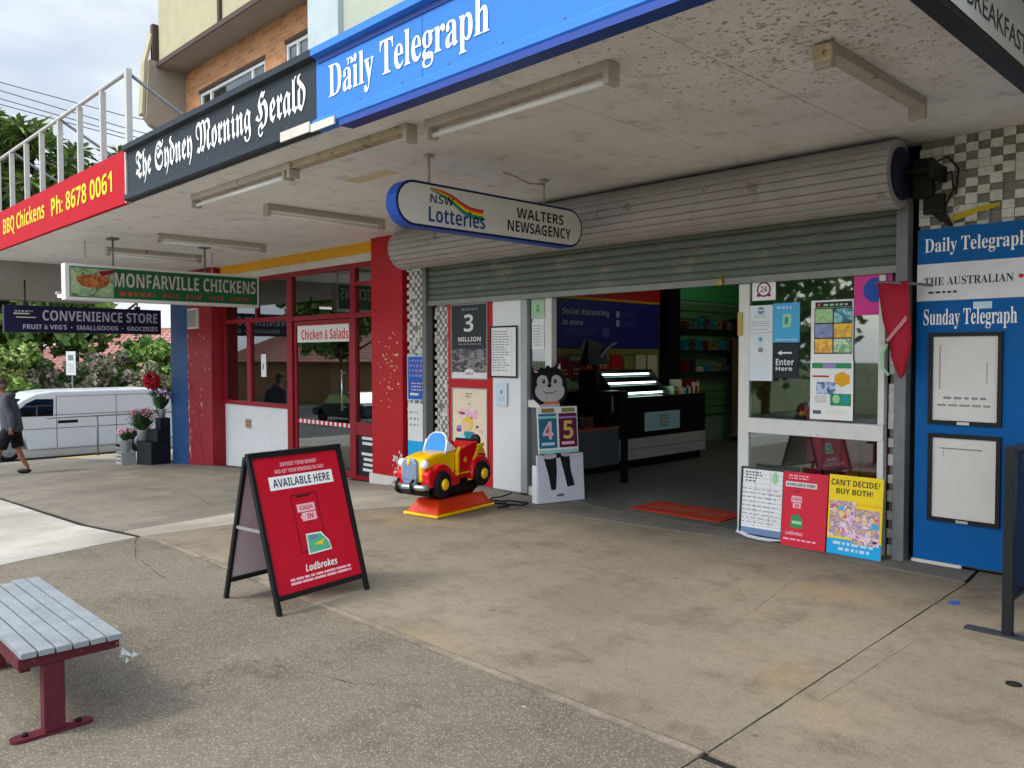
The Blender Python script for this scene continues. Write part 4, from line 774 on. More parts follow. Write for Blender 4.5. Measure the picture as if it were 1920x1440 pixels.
def d_grid(m, F_, W, H):
    rect(m, F_, W*.1, H*.88, W*.97, H*.97, 'ink'); disc(m, F_, W*.19, H*.925, .012, .012, 'orange', .002); greek(m, F_, W*.3, H*.89, W*.9, H*.95, 1, 'palegreen', .002, .5, .1); rect(m, F_, W*.08, H*.12, W*.98, H*.875, 'ink', .0009)
    for i, c in enumerate((['#7fa86a', '#a9cf96', '#8fbf7c'], ['#0d3f52', '#12808c', '#9fd8d8', '#0b5a66'], ['#4a5a8c', '#8d9cc8', '#39476e'], ['#d89a1c', '#f0c53a', '#c9831a', '#efe0a0'], ['#e0a222', '#f5d24a', '#d98a3a', '#f0c43a'], ['#5f9a62', '#dfe9d6', '#86b981', '#4f8456'])):
        a, b = i % 2, 2-i//2; x0 = W*(.10+.45*a); z0 = H*(.14+.245*b); rect(m, F_, x0, z0, x0+W*.42, z0+H*.225, photo('gridprint%d' % i, c, 13, i*3.1), .0015)
poster('window poster with a grid of six green, blue and yellow pictures', 'poster', -3.045, -2.70, 1.50, 1.99, GW-.006, 'white_clean', d_grid, t_=.002)
def d_g2(m, F_, W, H):
    rect(m, F_, W*.04, H*.86, W*.96, H*.95, 'green'); rect(m, F_, W*.3, H*.87, W*.6, H*.94, 'lilac', .0015); rect(m, F_, W*.05, H*.71, W*.45, H*.74, 'red'); poly(m, F_, [(W*(.75+.2*math.cos(t)), H*(.68+.13*math.sin(t))) for t in [i*math.pi/3+.5 for i in range(6)]], 'amber')
    rect(m, F_, W*.15, H*.42, W*.6, H*.63, photo('buildingprint', ['#26345e', '#5a78b0', '#c9d6e4', '#2c3a66'], 20, 4), .0011); rect(m, F_, W*.48, H*.24, W*.96, H*.44, 'green', .0013); disc(m, F_, W*.62, H*.35, .03, .035, 'palegreen', .002); disc(m, F_, W*.83, H*.35, .03, .035, 'teal', .002); greek(m, F_, W*.12, H*.28, W*.42, H*.40, 4, 'grey', .002, .4, .1); rect(m, F_, W*.07, H*.09, W*.27, H*.15, 'midgrey'); greek(m, F_, W*.4, H*.09, W*.9, H*.17, 2, 'cream', .002, .4, .1)
poster('white poster with a yellow hexagon and green picture low in the window', 'poster', -3.045, -2.695, 1.03, 1.51, GW-.010, 'white_clean', d_g2, t_=.006)
def d_pk(m, F_, W, H): disc(m, F_, W*.55, H*.56, W*.3, H*.28, 'royal', .001); rect(m, F_, W*.66, H*.5, W*.76, H*.72, 'white', .002)
poster('bright pink poster with a blue shape at the top right of the window', 'poster', -2.70, -2.41, 1.86, 2.20, GW, P('hotpink', '#d6368f', rough=.45, var=.04), d_pk, t_=.002)
# three boards leaning against the foot of the window
def d_tab(m, F_, W, H):
    for i in range(1, 3): rect(m, F_, W*i/3, H*.14, W*i/3+.003, H*.97, 'inkgrey')
    for i in range(12): rect(m, F_, .01, H*(.16+i*.068), W-.01, H*(.16+i*.068)+.002, 'grey', .0012)
    greek(m, F_, W*.1, H*.78, W*.5, H*.95, 4, 'ink', .002, .4, .4, 3); greek(m, F_, W*.05, H*.18, W*.95, H*.72, 9, 'grey', .0022, .2, .2, 9); disc(m, F_, W*.78, H*.87, .03, .05, 'palegreen', .002); rect(m, F_, 0, 0, W, H*.12, 'greyblue', .001)
poster('white table of results in a dark frame leaning under the window', 'poster_board', -3.60, -3.20, .02, .60, 6.30, 'white_clean', d_tab, ('charcoal', .016), 'boards leaning under the shop window', 'board', .012, .045)
m = MB(); fr = FAC(6.235); P('curlwhite', '#d4d6da', rough=.5, var=.05)
m.mat('curlwhite'); pts = [(-3.62, .06), (-3.5, .035), (-3.4, .028), (-3.3, .03), (-3.19, .045)]
m.add([(x, 6.29-.0, z+.015) for x, z in pts]+[(x, 6.235-(.02 if 0 < i < 4 else 0), z-.022) for i, (x, z) in enumerate(pts)], [(i, i+1, 6+i, 5+i) for i in range(4)])
tag(m.build('curled_paper', None, None), 'curled white paper strip on the ground under the results table', 'paper')
def d_lad(m, F_, W, H):
    greek(m, F_, W*.12, H*.90, W*.6, H*.97, 2, 'palepink', .002, .5, .1); rect(m, F_, W*.05, H*.80, W*.76, H*.87, 'white'); text(m, F_, 'AVAILABLE HERE', W*.08, H*.815, W*.73, H*.855, 'ink', 'bold', .003)
    rect(m, F_, W*.24, H*.735, W*.4, H*.75, 'darkred'); rect(m, F_, W*.2, H*.60, W*.44, H*.68, 'palepink'); text(m, F_, 'CASH', W*.22, H*.62, W*.42, H*.66, 'red', 'bold', .003); rect(m, F_, W*.24, H*.52, W*.42, H*.59, 'palepink'); text(m, F_, 'IN', W*.28, H*.53, W*.38, H*.58, 'red', 'bold', .003)
    poly(m, F_, [(W*.2, H*.26), (W*.48, H*.26), (W*.47, H*.38), (W*.36, H*.45), (W*.22, H*.40)], 'green', .001); rect(m, F_, W*.24, H*.31, W*.46, H*.35, 'palegreen', .002); text(m, F_, 'Ladbrokes', W*.1, H*.16, W*.5, H*.21, 'palepink', 'bital', .002); greek(m, F_, W*.06, H*.08, W*.8, H*.12, 1, 'palepink', .002, .5, 0)
poster('red betting poster board leaning between the results table and the yellow poster', 'poster_board', -3.19, -2.82, .0, .60, 6.26, P('ladred', '#cf2038', rough=.4, var=.06), d_lad, None, 'boards leaning under the shop window', 'board', .012, .06)
def d_both(m, F_, W, H):
    rect(m, F_, 0, 0, W, H*.2, 'cyan'); rect(m, F_, 0, H*.645, W, H*.66, 'amber', .0012); text(m, F_, "CAN'T DECIDE?", W*.04, H*.87, W*.94, H*.945, 'ink', 'bold', .002); text(m, F_, 'BUY BOTH!', W*.14, H*.765, W*.82, H*.835, 'ink', 'bold', .002)
    for k, (x0, z0, x1, z1, sd) in enumerate(((.03, .23, .52, .68, 1), (.46, .16, .96, .60, 2))):
        rr = random.Random(sd+10); rect(m, F_, W*x0, H*z0, W*x1, H*z1, photo('coverprint%d' % k, ['#5c3f8c', '#d77fb4', '#f1dfe0', '#8a62b0', '#e7c23c', '#3f6fb8', '#f0a9c0'], 11, sd*5), .0013+k*.0016)
        for q in range(9):
            c = rr.choice(['pink', 'purple', 'palepink', 'yellow', 'white', 'skyblue', 'navy', 'lilac', 'skin_print', 'teal', 'charcoal', 'orange']); a = rr.uniform(x0, x1-.09); b = rr.uniform(z0, z1-.06); rect(m, F_, W*a, H*b, W*(a+rr.uniform(.04, .13)), H*(b+rr.uniform(.02, .07)), c, .0014+k*.0016+q*4e-5)
        for q in range(3): cx = x0+.1+.13*q; disc(m, F_, W*cx, H*(z1-.12-.05*(q % 2)), W*.05, H*.04, 'skin_print', .003+k*.0016, 10); disc(m, F_, W*cx, H*(z1-.10-.05*(q % 2)), W*.055, H*.03, ('brown', 'blonde', 'charcoal')[q], .0029+k*.0016, 10)
    greek(m, F_, W*.12, H*.115, W*.86, H*.165, 1, 'paleblue', .0025, .8, .0, 2); greek(m, F_, W*.22, H*.045, W*.8, H*.095, 1, 'paleblue', .0025, .8, .0, 6)
poster('yellow and cyan magazine poster board beside the shutter rail', 'poster_board', -2.81, -2.395, .0, .615, 6.26, 'yellow', d_both, None, 'boards leaning under the shop window', 'board', .012, .05)
# ------------------------------------------------------------------ red pennant flag hanging off the rail
t = thing('pennant_flag', 'faded red pennant flag drooping from a bracket by the shutter rail', 'flag', (-2.3, 6.2, 2.08)); P('flagred', '#a3192d', rough=.7, var=.12, scale=6); P('flagpink', '#c97f86', rough=.7, var=.1)
m = MB(); m.mat('galv'); m.tube([(-2.44, 6.17, 2.09), (-2.16, 6.21, 2.06), (-2.12, 6.42, 2.06)], .010); m.build('bracket', None, t)
m = MB(); m.mat('flagred'); g1 = []
rows = [(2.085, -2.43, -2.21, 0), (1.95, -2.415, -2.205, .012), (1.80, -2.385, -2.195, -.01), (1.66, -2.355, -2.19, .014), (1.53, -2.325, -2.205, -.006), (1.41, -2.285, -2.235, .01), (1.38, -2.265, -2.255, 0)]
for z, a, b, w_ in rows:
    for q in range(5): f = q/4; g1.append((a+(b-a)*f, 6.18+w_+.012*math.sin(f*6+z*5), z))
m.sm = True; m.add(g1, [(r*5+q, r*5+q+1, (r+1)*5+q+1, (r+1)*5+q) for r in range(6) for q in range(4)]); o = m.build('cloth', None, t, fixn=False); md = o.modifiers.new('s', 'SOLIDIFY'); md.thickness = .003
m = MB(); fr = FAC(6.155); poly(m, fr, [(-2.36, 1.655), (-2.34, 1.645), (-2.21, 1.80), (-2.215, 1.84)], 'flagpink', 0); m.build('stripe', None, t, fixn=False)
m = MB(); m.mat('palegreen'); m.tube([(-2.35, 6.16, 1.63), (-2.385, 6.16, 1.55), (-2.375, 6.16, 1.45), (-2.335, 6.16, 1.40)], .012, 6); m.build('torn_edge', None, t)
# ------------------------------------------------------------------ bench
P('slat', '#8e9497', rough=.5, metal=.2, var=.2, scale=9, dirt='#70767a', dscale=14, dthr=.6); P('benchred', '#571b26', rough=.5, var=.2, scale=12, dirt='#93605f', dscale=16, dthr=.62)
t = thing('bench', 'small backless bench with pale aluminium slats on dark red steel legs', 'bench', (-4.2, 1.02, 0))
for i in range(6):
    y0 = .845+i*.064; x1 = -3.645+.004*i
    m = MB(); m.mat('slat'); m.box(-4.82-.02*i+.03*(i % 2), x1, y0, y0+.056, .345, .368)
    for q in range(4): m.box(-4.80, x1-.002, y0+.006+q*.0135, y0+.011+q*.0135, .3682, .3700)
    m.build('slat', None, t, bevel=.003)
for x in (-3.70, -4.66): B('cross_arm', 'benchred', t, (x-.03, x+.03, .84, 1.225, .295, .343), bevel=.004)
B('beam', 'benchred', t, (-4.628, -3.732, .86, .90, .262, .338), bevel=.003)
for x in (-3.70, -4.66): B('leg', 'benchred', t, (x-.028, x+.028, .93, 1.01, .014, .294), bevel=.004)
for x in (-3.70, -4.66):
    m = MB(); m.mat('benchred'); pl = [(x+.035*math.cos(a), (1.085 if math.sin(a) > 0 else .845)+.035*math.sin(a)) for a in [i*math.pi/6 for i in range(12)]]; m.prism(pl, .001, .014, 'z'); fp = m.build('foot_plate', None, t)
    m = MB(); m.mat('rubber')
    for y in (.865, 1.065): m.lathe([(.012, 0), (.012, .012), (.001, .012)], (x, y, .0145), 6)
    m.build('bolts', None, fp)
m = MB(); m.mat(P('torn_plastic', '#b9bdb8', rough=.25, var=.3, scale=40)); rr = random.Random(9)
for k in range(9): a = Vector((-3.64+rr.uniform(-.03, .02), 1.235+rr.uniform(-.02, .035), .30+rr.uniform(-.05, .06))); m.add([a, a+Vector((rr.uniform(.01, .04), rr.uniform(-.02, .03), rr.uniform(-.04, .02))), a+Vector((rr.uniform(-.02, .02), rr.uniform(.0, .04), rr.uniform(-.05, -.01)))], [(0, 1, 2)])
m.build('broken_end_cap', None, t, fixn=False)
# ------------------------------------------------------------------ A-frame sign
FL, FR_, BL, BR = Vector((-4.40, 2.375, 0)), Vector((-4.50, 3.065, 0)), Vector((-4.98, 2.315, 0)), Vector((-5.08, 3.0, 0)); TL = Vector((-4.675, 2.325, .935)); TR = Vector((-4.775, 3.02, .935))
t = thing('sandwich_board', 'black framed A-frame sign with a red betting advertisement', 'sandwich board', (-4.72, 2.69, 0)); P('bframe', '#15171a', rough=.35, var=.08); P('adred', '#c01028', rough=.4, var=.10, scale=2.2); P('aback', '#bdb9bd', rough=.5, var=.05)
u = (FR_-FL).normalized(); vv = (TL-FL).normalized()
f = MB(); f.mat('bframe')
for a, b in ((FL, TL), (FR_, TR)): f.bar(a, b, .03, .028, up=u)
f.bar(TL-u*.014, TR+u*.014, .034, .034); f.bar(FL+(TL-FL)*.10+u*.015, FR_+(TR-FR_)*.10-u*.015, .028, .03); f.build('front_frame', None, t, bevel=.003)
f = MB(); f.mat('bframe'); TL2, TR2 = TL+Vector((-.034, 0, -.008)), TR+Vector((-.034, 0, -.008))
for a, b in ((BL, TL2), (BR, TR2)): f.bar(a, b, .028, .026, up=u)
f.bar(BL+(TL2-BL)*.13+u*.014, BR+(TR2-BR)*.13-u*.014, .026, .028); f.build('rear_frame', None, t, bevel=.003)
F1 = Fr(FL+u*.016, u, vv); WW = (FR_-FL).length-.032; H1 = (TL-FL).length
slab(F1, 0, H1*.115, WW, H1*.985, .006, 'adred').build('front_panel', None, t)
ub = (BR-BL).normalized(); vb = (TL2-BL).normalized(); FB = Fr(BL+ub*.016, ub, vb); slab(FB, 0, H1*.15, WW, H1*.965, .006, 'aback').build('rear_panel', None, t)
hb = MB(); hb.mat('silver'); hb.bar(FL+(TL-FL)*.52-u*.004, BL+(TL2-BL)*.52-u*.004, .006, .02); hb.bar(FR_+(TR-FR_)*.52, BR+(TR2-BR)*.52, .006, .02); hb.build('hinge_stay', None, t)
m = MB(); q = lambda a, b: (WW*a, H1*(.115+.87*b)); P('adpink', '#f3b6be', rough=.5, var=.02); P('adwhite', '#f2f2ee', rough=.5, var=.02); P('adline', '#3b1018', rough=.5, var=.02); P('adgreen', '#5fb58a', rough=.5, var=.15, scale=30)
def R4(a, b, c, d_, mt, off): rect(m, F1, *q(a, b), *q(c, d_), mt, off)
text(m, F1, 'DEPOSIT YOUR MONEY', *q(.30, .915), *q(.73, .945), 'adpink', 'bold', .003); text(m, F1, 'AND GET YOUR WINNINGS IN CASH', *q(.22, .865), *q(.80, .895), 'adpink', 'bold', .003)
R4(.14, .745, .89, .845, 'adwhite', .002); text(m, F1, 'AVAILABLE HERE', *q(.18, .765), *q(.85, .825), 'ink', 'bold', .003)
for a in ((.345, .26, .352, .69), (.643, .26, .65, .69), (.352, .684, .643, .69), (.352, .26, .643, .266)): R4(*a, 'adline', .002)
R4(.40, .668, .56, .680, 'adline', .0025)
R4(.39, .555, .60, .615, 'adpink', .0025); text(m, F1, 'CASH', *q(.42, .57), *q(.57, .60), 'adred', 'bold', .0035); R4(.43, .485, .60, .548, 'adpink', .0025); text(m, F1, 'IN', *q(.49, .50), *q(.56, .535), 'adred', 'bold', .0035); poly(m, F1, [q(.41, .516), q(.432, .535), q(.432, .498)][::-1], 'adpink', .0025)
poly(m, F1, [q(.42, .235), q(.70, .24), q(.685, .31), q(.61, .385), q(.43, .39)], 'adwhite', .003); poly(m, F1, [q(.435, .245), q(.69, .25), q(.675, .305), q(.60, .375), q(.44, .38)], 'adgreen', .0036); disc(m, F1, *q(.51, .355), .035, .014, 'greyblue', .0042); poly(m, F1, [q(.50, .30), q(.63, .33), q(.60, .29)], 'yellow', .004)
text(m, F1, 'Ladbrokes', *q(.35, .12), *q(.73, .175), 'adwhite', 'bital', .003); greek(m, F1, *q(.16, .072), *q(.88, .094), 1, 'adpink', .003, .8, 0, 4); greek(m, F1, *q(.16, .044), *q(.88, .066), 1, 'adpink', .003, .8, 0, 5)
m.build('lettering', None, t, fixn=False)
# ------------------------------------------------------------------ street cafe barrier at the right edge
t = thing('cafe_barrier', 'black steel pavement barrier with dark blue fabric at the right edge', 'barrier', (-1.25, 5.7, 0)); P('barnavy', '#0c2340', rough=.7, var=.08)
m = MB(); m.mat('bframe'); m.box(-1.285, -1.235, 5.03, 5.08, .012, 1.05); m.box(-1.285, -1.235, 6.30, 6.35, .012, 1.05); m.bar((-1.26, 5.081, 1.03), (-1.26, 6.299, 1.03), .03, .03); m.bar((-1.26, 5.081, .2), (-1.26, 6.299, .2), .025, .025); m.bar((-1.26, 5.08, .30), (-1.26, 5.35, .21), .02, .02); m.build('frame', None, t, bevel=.003)
B('fabric', 'barnavy', t, (-1.264, -1.256, 5.09, 6.29, .215, 1.012)); S = SX(-1.255); m = MB(); poly(m, S, [(5.28, .98), (5.45, .995), (5.5, .86), (5.36, .90)][::-1], 'white', .001); greek(m, S, 5.5, .7, 6.1, .9, 2, 'white', .001, .6, .1); m.build('print', None, t, fixn=False)
for y in (5.055, 6.325): B('foot', 'charcoal', t, (-1.47, -1.0, y-.035, y+.035, .0008, .012))
ORD = ['first', 'second', 'third', 'fourth', 'fifth', 'sixth', 'seventh', 'eighth', 'ninth', 'tenth', 'eleventh', 'twelfth', 'thirteenth', 'fourteenth', 'fifteenth']
CN = {'darkred': 'dark red', 'bannerred': 'red', 'midgrey': 'grey', 'inkgrey': 'pale grey', 'charcoal': 'charcoal'}
# ------------------------------------------------------------------ coin-operated ride car (front faces the street, -y local)
P('toyred', '#d0101a', rough=.22, var=.05, coat=.5); P('toyyellow', '#f2bd0c', rough=.22, var=.05, coat=.5); P('toyblue', '#0a7fcb', rough=.25, var=.05, coat=.4); P('toyorange', '#dd3a16', rough=.3, var=.07, coat=.3); P('toyblack', '#0b0b0d', rough=.4, var=.05); P('toywhite', '#e8e8e6', rough=.25, var=.03, coat=.4); P('toygrille', '#7f97b5', rough=.3, metal=.3, var=.05)
t = thing('ride_car', 'red and yellow coin-operated toy car ride with a blue windscreen on an orange base', 'kiddie ride', (-6.26, 5.28, 0), R(9)); t.scale = (.92, .87, .96)
def lb(name, mat, *bx, bevel=.0, par=None): return B(name, mat, par or t, *bx, bevel=bevel, world=False)
def arch(cy, cz, r0, r1, x0, x1, a0, a1, n=12):
    o = [(cy+r1*math.cos(R(a0+(a1-a0)*i/n)), cz+r1*math.sin(R(a0+(a1-a0)*i/n))) for i in range(n+1)]+[(cy+r0*math.cos(R(a1-(a1-a0)*i/n)), cz+r0*math.sin(R(a1-(a1-a0)*i/n))) for i in range(n+1)]
    return o, x0, x1
# base
m = MB(); m.mat('toyyellow'); m.box(-.245, .245, -.53, .50, .004, .035); m.build('base_rim', None, t, world=False, bevel=.012)
m = MB(); m.mat('toyorange'); m.hexa([(-.22, -.50, .035), (.22, -.50, .035), (.22, .47, .035), (-.22, .47, .035)], [(-.15, -.38, .165), (.15, -.38, .165), (.15, .40, .165), (-.15, .40, .165)]); m.build('base', None, t, world=False, bevel=.012)
m = MB(); m.mat('toyblack'); m.hexa([(-.10, -.26, .16), (.10, -.26, .16), (.10, .26, .16), (-.10, .26, .16)], [(-.14, -.45, .235), (.14, -.45, .235), (.14, .34, .235), (-.14, .34, .235)]); m.prism([(-.56, .215), (.42, .235), (.50, .33), (-.60, .30)], -.17, .17); m.build('undertray', None, t, world=False, bevel=.01)
fw, rw, fz, rz_ = -.42, .27, .335, .375
# body shell
m = MB(); m.mat('toyyellow'); m.prism([(-.66, .36), (-.16, .36), (-.10, .44), (-.10, .66), (-.20, .655), (-.45, .635), (-.62, .60), (-.67, .54)], -.155, .155); m.build('bonnet', None, t, world=False, bevel=.05, seg=4)
m = MB(); m.mat('toyred'); m.prism([(-.12, .33), (.40, .36), (.47, .46), (.44, .58), (.30, .60), (.26, .44), (-.12, .42)], -.155, .155); m.build('tub', None, t, world=False, bevel=.03, seg=3)
m = MB(); m.mat('toyred')
for s in (-1, 1):
    x0, x1 = sorted((s*.150, s*.185)); m.prism([(-.10, .415), (.13, .42), (.18, .50), (.25, .66), (.24, .705), (.15, .70), (.02, .665), (-.06, .645), (-.10, .62)], x0, x1)
m.build('side_panel', None, t, world=False, bevel=.014, seg=3)
m = MB(); m.mat('toyyellow')
for s in (-1, 1):
    x0, x1 = sorted((s*.158, s*.196)); m.prism([(-.125, .38), (-.095, .40), (-.085, .62), (-.055, .675), (-.085, .68), (-.13, .62)], x0, x1); m.prism([(.09, .315), (.145, .315), (.20, .50), (.29, .635), (.36, .655), (.36, .69), (.26, .68), (.15, .52)], x0, x1); m.prism([(-.10, .395), (.13, .40), (.13, .415), (-.10, .41)], x0, x1)
m.build('side_trim', None, t, world=False, bevel=.010, seg=2)
m = MB(); m.mat('toyred'); m.prism([(.16, .42), (.24, .42), (.31, .70), (.25, .72), (.20, .66)], -.148, .148); m.prism([(-.02, .42), (.18, .42), (.18, .48), (-.02, .47)], -.148, .148); m.build('seat', None, t, world=False, bevel=.02, seg=3)
m = MB(); m.mat('toyyellow'); m.prism([(.36, .36), (.45, .42), (.47, .54), (.42, .635), (.33, .675), (.29, .64), (.32, .42)], -.15, .15); m.build('boot', None, t, world=False, bevel=.03, seg=3)
m = MB(); m.mat('toyblack'); m.lathe([(.001, -.03), (.05, -.03), (.065, -.015), (.065, .015), (.05, .03), (.001, .03)], (0.05, .385, .705), 14, 'y'); m.tube([(-.13, .25, .72), (.13, .25, .72)], .014); m.build('spare_wheel', None, t, world=False)
for s in (-1, 1):
    for nm, cy, cz, a0, a1 in (('f', fw, fz, -8, 188), ('r', rw, rz_, -20, 195)):
        o, x0, x1 = arch(cy, cz, .128, .205 if nm == 'f' else .19, *sorted((s*.12, s*.232)), a0, a1)
        m = MB(); m.mat('toyred'); m.prism(o, x0, x1)
        if nm == 'f': m.prism([(-.64, .33), (-.56, .33), (-.55, .50), (-.60, .50), (-.66, .46)], x0, x1); m.prism([(-.28, .30), (-.13, .30), (-.11, .37), (-.24, .42)], x0, x1)
        fo = m.build('fender', None, t, world=False, bevel=.025, seg=3)
    for cy, cz in ((fw, fz), (rw, rz_)):
        m = MB(); m.mat('rubber'); xx = s*.215; m.lathe([(.03, -.045), (.105, -.045), (.13, -.03), (.135, 0), (.13, .03), (.105, .045), (.03, .045)], (xx, cy, cz), 24, 'x'); wo = m.build('wheel', None, t, world=False)
        m = MB(); m.mat('toyyellow'); m.lathe([(.001, 0), (.055, 0), (.06, .006), (.052, .018), (.03, .026), (.001, .03)] if s > 0 else [(.001, -.03), (.03, -.026), (.052, -.018), (.06, -.006), (.055, 0), (.001, 0)], (xx+s*.044, cy, cz), 18, 'x'); m.build('hub', None, wo, world=False)
# windscreen: blue shield, white frame, leaning back
m = MB(); m.mat('toyblue'); th = [(-.15, 0), (.15, 0), (.145, .10), (.11, .175), (.05, .205), (-.05, .205), (-.11, .175), (-.145, .10)]
def wsp(x, h, o): return (x, -.30+.08*(h/.2)+o-.35*x*x*4*.0, .62+h)
m.add([wsp(x, h, 0) for x, h in th]+[wsp(x, h, .02) for x, h in th], [tuple(range(7, -1, -1)), tuple(range(8, 16))]+[(k, (k+1) % 8, 8+(k+1) % 8, 8+k) for k in range(8)]); ws = m.build('windscreen', None, t, world=False)
m = MB(); m.mat('toywhite'); m.tube([wsp(x, h, .01) for x, h in [(-.15, 0), (-.145, .10), (-.11, .175), (-.05, .205), (.05, .205), (.11, .175), (.145, .10), (.15, 0)]], .012, 6); m.build('windscreen_frame', None, ws, world=False)
for s in (-1, 1):
    m = MB(); m.mat('toywhite'); m.add([(s*.15, -.29, .64), (s*.16, -.12, .655), (s*.16, -.16, .69), (s*.145, -.25, .76), (s*.162, -.29, .64), (s*.172, -.12, .655), (s*.172, -.16, .69), (s*.157, -.25, .76)], [(0, 1, 2, 3), (4, 7, 6, 5), (0, 4, 5, 1), (1, 5, 6, 2), (2, 6, 7, 3), (3, 7, 4, 0)]); m.build('side_screen', None, t, world=False)
m = MB(); m.mat('toyblack'); m.tube([(.06*math.cos(a), -.06+.03*math.sin(a), .66+.055*math.sin(a)) for a in [i*math.pi/8 for i in range(17)]], .009, 6, False); m.tube([(0, -.12, .60), (0, -.06, .66)], .01, 6); m.build('steering_wheel', None, t, world=False)
m = MB(); m.mat('toygrille'); m.prism([(-.085, .35), (.085, .35), (.105, .42), (.10, .56), (.07, .60), (-.07, .60), (-.10, .56), (-.105, .42)], -.70, -.655, 'y'); go = m.build('grille', None, t, world=False, bevel=.012)
m = MB(); m.mat('silver')
for q in range(6): m.box(-.075+q*.03-.003, -.075+q*.03+.003, -.705, -.70, .39, .56)
m.build('grille_bars', None, go, world=False); m = MB(); m.mat('toyyellow'); m.ball((0, -.705, .565), .022, 1, .5, 1.5); m.build('badge', None, go, world=False)
for s in (-1, 1):
    m = MB(); m.mat('toywhite'); m.lathe([(.001, -.05), (.03, -.045), (.045, -.02), (.045, .01), (.02, .05), (.001, .055)], (s*.155, -.62, .545), 16, 'y'); m.build('headlight', None, t, world=False)
m = MB(); fs = Fr((.1965, 0, 0), (0, 1, 0)); poly(m, fs, [(.02+.04*(1 if i % 2 else .42)*math.cos(i*math.pi/5), .54+.04*(1 if i % 2 else .42)*math.sin(i*math.pi/5)) for i in range(10)], 'toyyellow', -.0095); m.build('star_decal', None, t, world=False, fixn=False)
m = MB(); m.mat('silver'); m.tube([(-.24, -.66, .33), (-.20, -.72, .33), (0, -.745, .33), (.20, -.72, .33), (.24, -.66, .33)], .03, 10); bo = m.build('bumper', None, t, world=False)
m = MB(); m.mat('toyblack')
for s in (-1, 1): m.tube([(s*.10, -.70, .26), (s*.10, -.775, .29), (s*.10, -.785, .37), (s*.10, -.74, .40)], .018, 8)
m.tube([(-.23, -.66, .29), (-.1, -.73, .275), (.1, -.73, .275), (.23, -.66, .29)], .02, 8); m.build('bumper_guard', None, bo, world=False)
m = MB(); m.mat('rubber'); m.tube([(-5.95, 5.70, .012), (-5.93, 5.86, .012), (-6.15, 6.02, .015), (-6.32, 5.98, .012), (-6.25, 5.85, .012), (-6.0, 5.90, .018), (-5.85, 6.0, .012), (-5.88, 6.12, .02), (-6.05, 6.14, .012), (-6.2, 6.08, .012)], .009, 6); m.tube([(-6.28, 5.86, .012), (-6.36, 6.02, .03), (-6.38, 6.2, .02), (-6.36, 6.36, .05)], .008, 6)
t.scale = (1, 1, 1); m.build('power_cord', None, t); t.scale = (.92, .87, .96)
# ------------------------------------------------------------------ cardboard standee of a dog
t = thing('cardboard_standee', 'cut-out cardboard standee of a black and white dog holding price cards 4 and 5', 'standee', (-5.74, 6.36, 0))
a_, b_ = Vector((-5.80, 6.08, .012)), Vector((-5.66, 6.64, .012)); F1 = Fr(a_, b_-a_, Vector((-.07, .02, 1))); Ws = (b_-a_).length
P('cardwhite', '#c9c9d2', rough=.6, var=.08, scale=5); P('furblack', '#141519', rough=.8, var=.1); P('furgrey', '#bab6b8', rough=.7, var=.12, scale=12); P('cardedge', '#e4e4e4', rough=.6, var=.03)
m = slab(F1, .0, .0, Ws, .50, .03, 'cardwhite'); 
def cut(mb, pts, mt, t_=.012, off=0.):
    mb.mat(mt); n = len(pts); vs = [F1.p(x, y, off-t_) for x, y in pts]+[F1.p(x, y, off) for x, y in pts]
    mb.add(vs, [tuple(range(n-1, -1, -1)), tuple(range(n, 2*n))]+[(k, (k+1) % n, n+(k+1) % n, n+k) for k in range(n)])
m.build('base_card', None, t); B('strut', 'cardedge', t, (-5.92, -5.85, 6.10, 6.108, .0, .40))
m = MB(); hc = [(.12, .98), (.06, 1.02), (-.01, 1.08), (-.04, 1.17), (-.03, 1.29), (-.03, 1.42), (.05, 1.385), (.09, 1.42), (.13, 1.40), (.17, 1.44), (.22, 1.41), (.27, 1.43), (.33, 1.50), (.35, 1.37), (.40, 1.28), (.41, 1.16), (.38, 1.08), (.32, 1.03), (.40, 1.02), (.42, .96), (.42, .5), (.05, .5), (.03, .98)]
cut(m, hc, 'furblack'); m.build('dog_cutout', None, t)
m = MB(); disc(m, F1, .185, 1.165, .185, .12, 'furgrey', .002); disc(m, F1, .10, 1.265, .075, .07, 'furgrey', .0025); disc(m, F1, .27, 1.265, .075, .07, 'furgrey', .0025); poly(m, F1, [(.185, 1.20), (.225, 1.34), (.145, 1.34)], 'furblack', .0027); disc(m, F1, .11, 1.27, .02, .024, 'toyblack', .003); disc(m, F1, .255, 1.27, .02, .024, 'toyblack', .003); disc(m, F1, .105, 1.276, .006, .006, 'white', .0035); disc(m, F1, .25, 1.276, .006, .006, 'white', .0035)
disc(m, F1, .18, 1.225, .026, .018, 'toyblack', .004); m.mat('toyblack'); m.tube([F1.p(x, y, .004) for x, y in ((.10, 1.17), (.14, 1.145), (.18, 1.15), (.22, 1.145), (.26, 1.17))], .004, 5); poly(m, F1, [(.015, 1.36), (.045, 1.37), (-.015, 1.40)], 'palepink', .002); poly(m, F1, [(.29, 1.41), (.33, 1.39), (.328, 1.47)], 'palepink', .002)
rect(m, F1, .10, 1.03, .30, 1.055, 'orange', .002); rect(m, F1, .06, .99, .30, 1.03, 'furgrey', .002); m.build('dog_face', None, t, fixn=False)
m = MB(); slab(Fr(F1.p(0, 0, .03), F1.u, F1.vv), -.0, .515, .5, 1.0, .012, 'cardedge', m); m.build('price_card', None, t)
F2 = Fr(F1.p(0, 0, .031), F1.u, F1.vv); m = MB(); P('cardteal', '#2f6a86', rough=.5, var=.05); P('cardmaroon', '#5d1d38', rough=.5, var=.05); P('aqua', '#8fd0c6', rough=.5, var=.05)
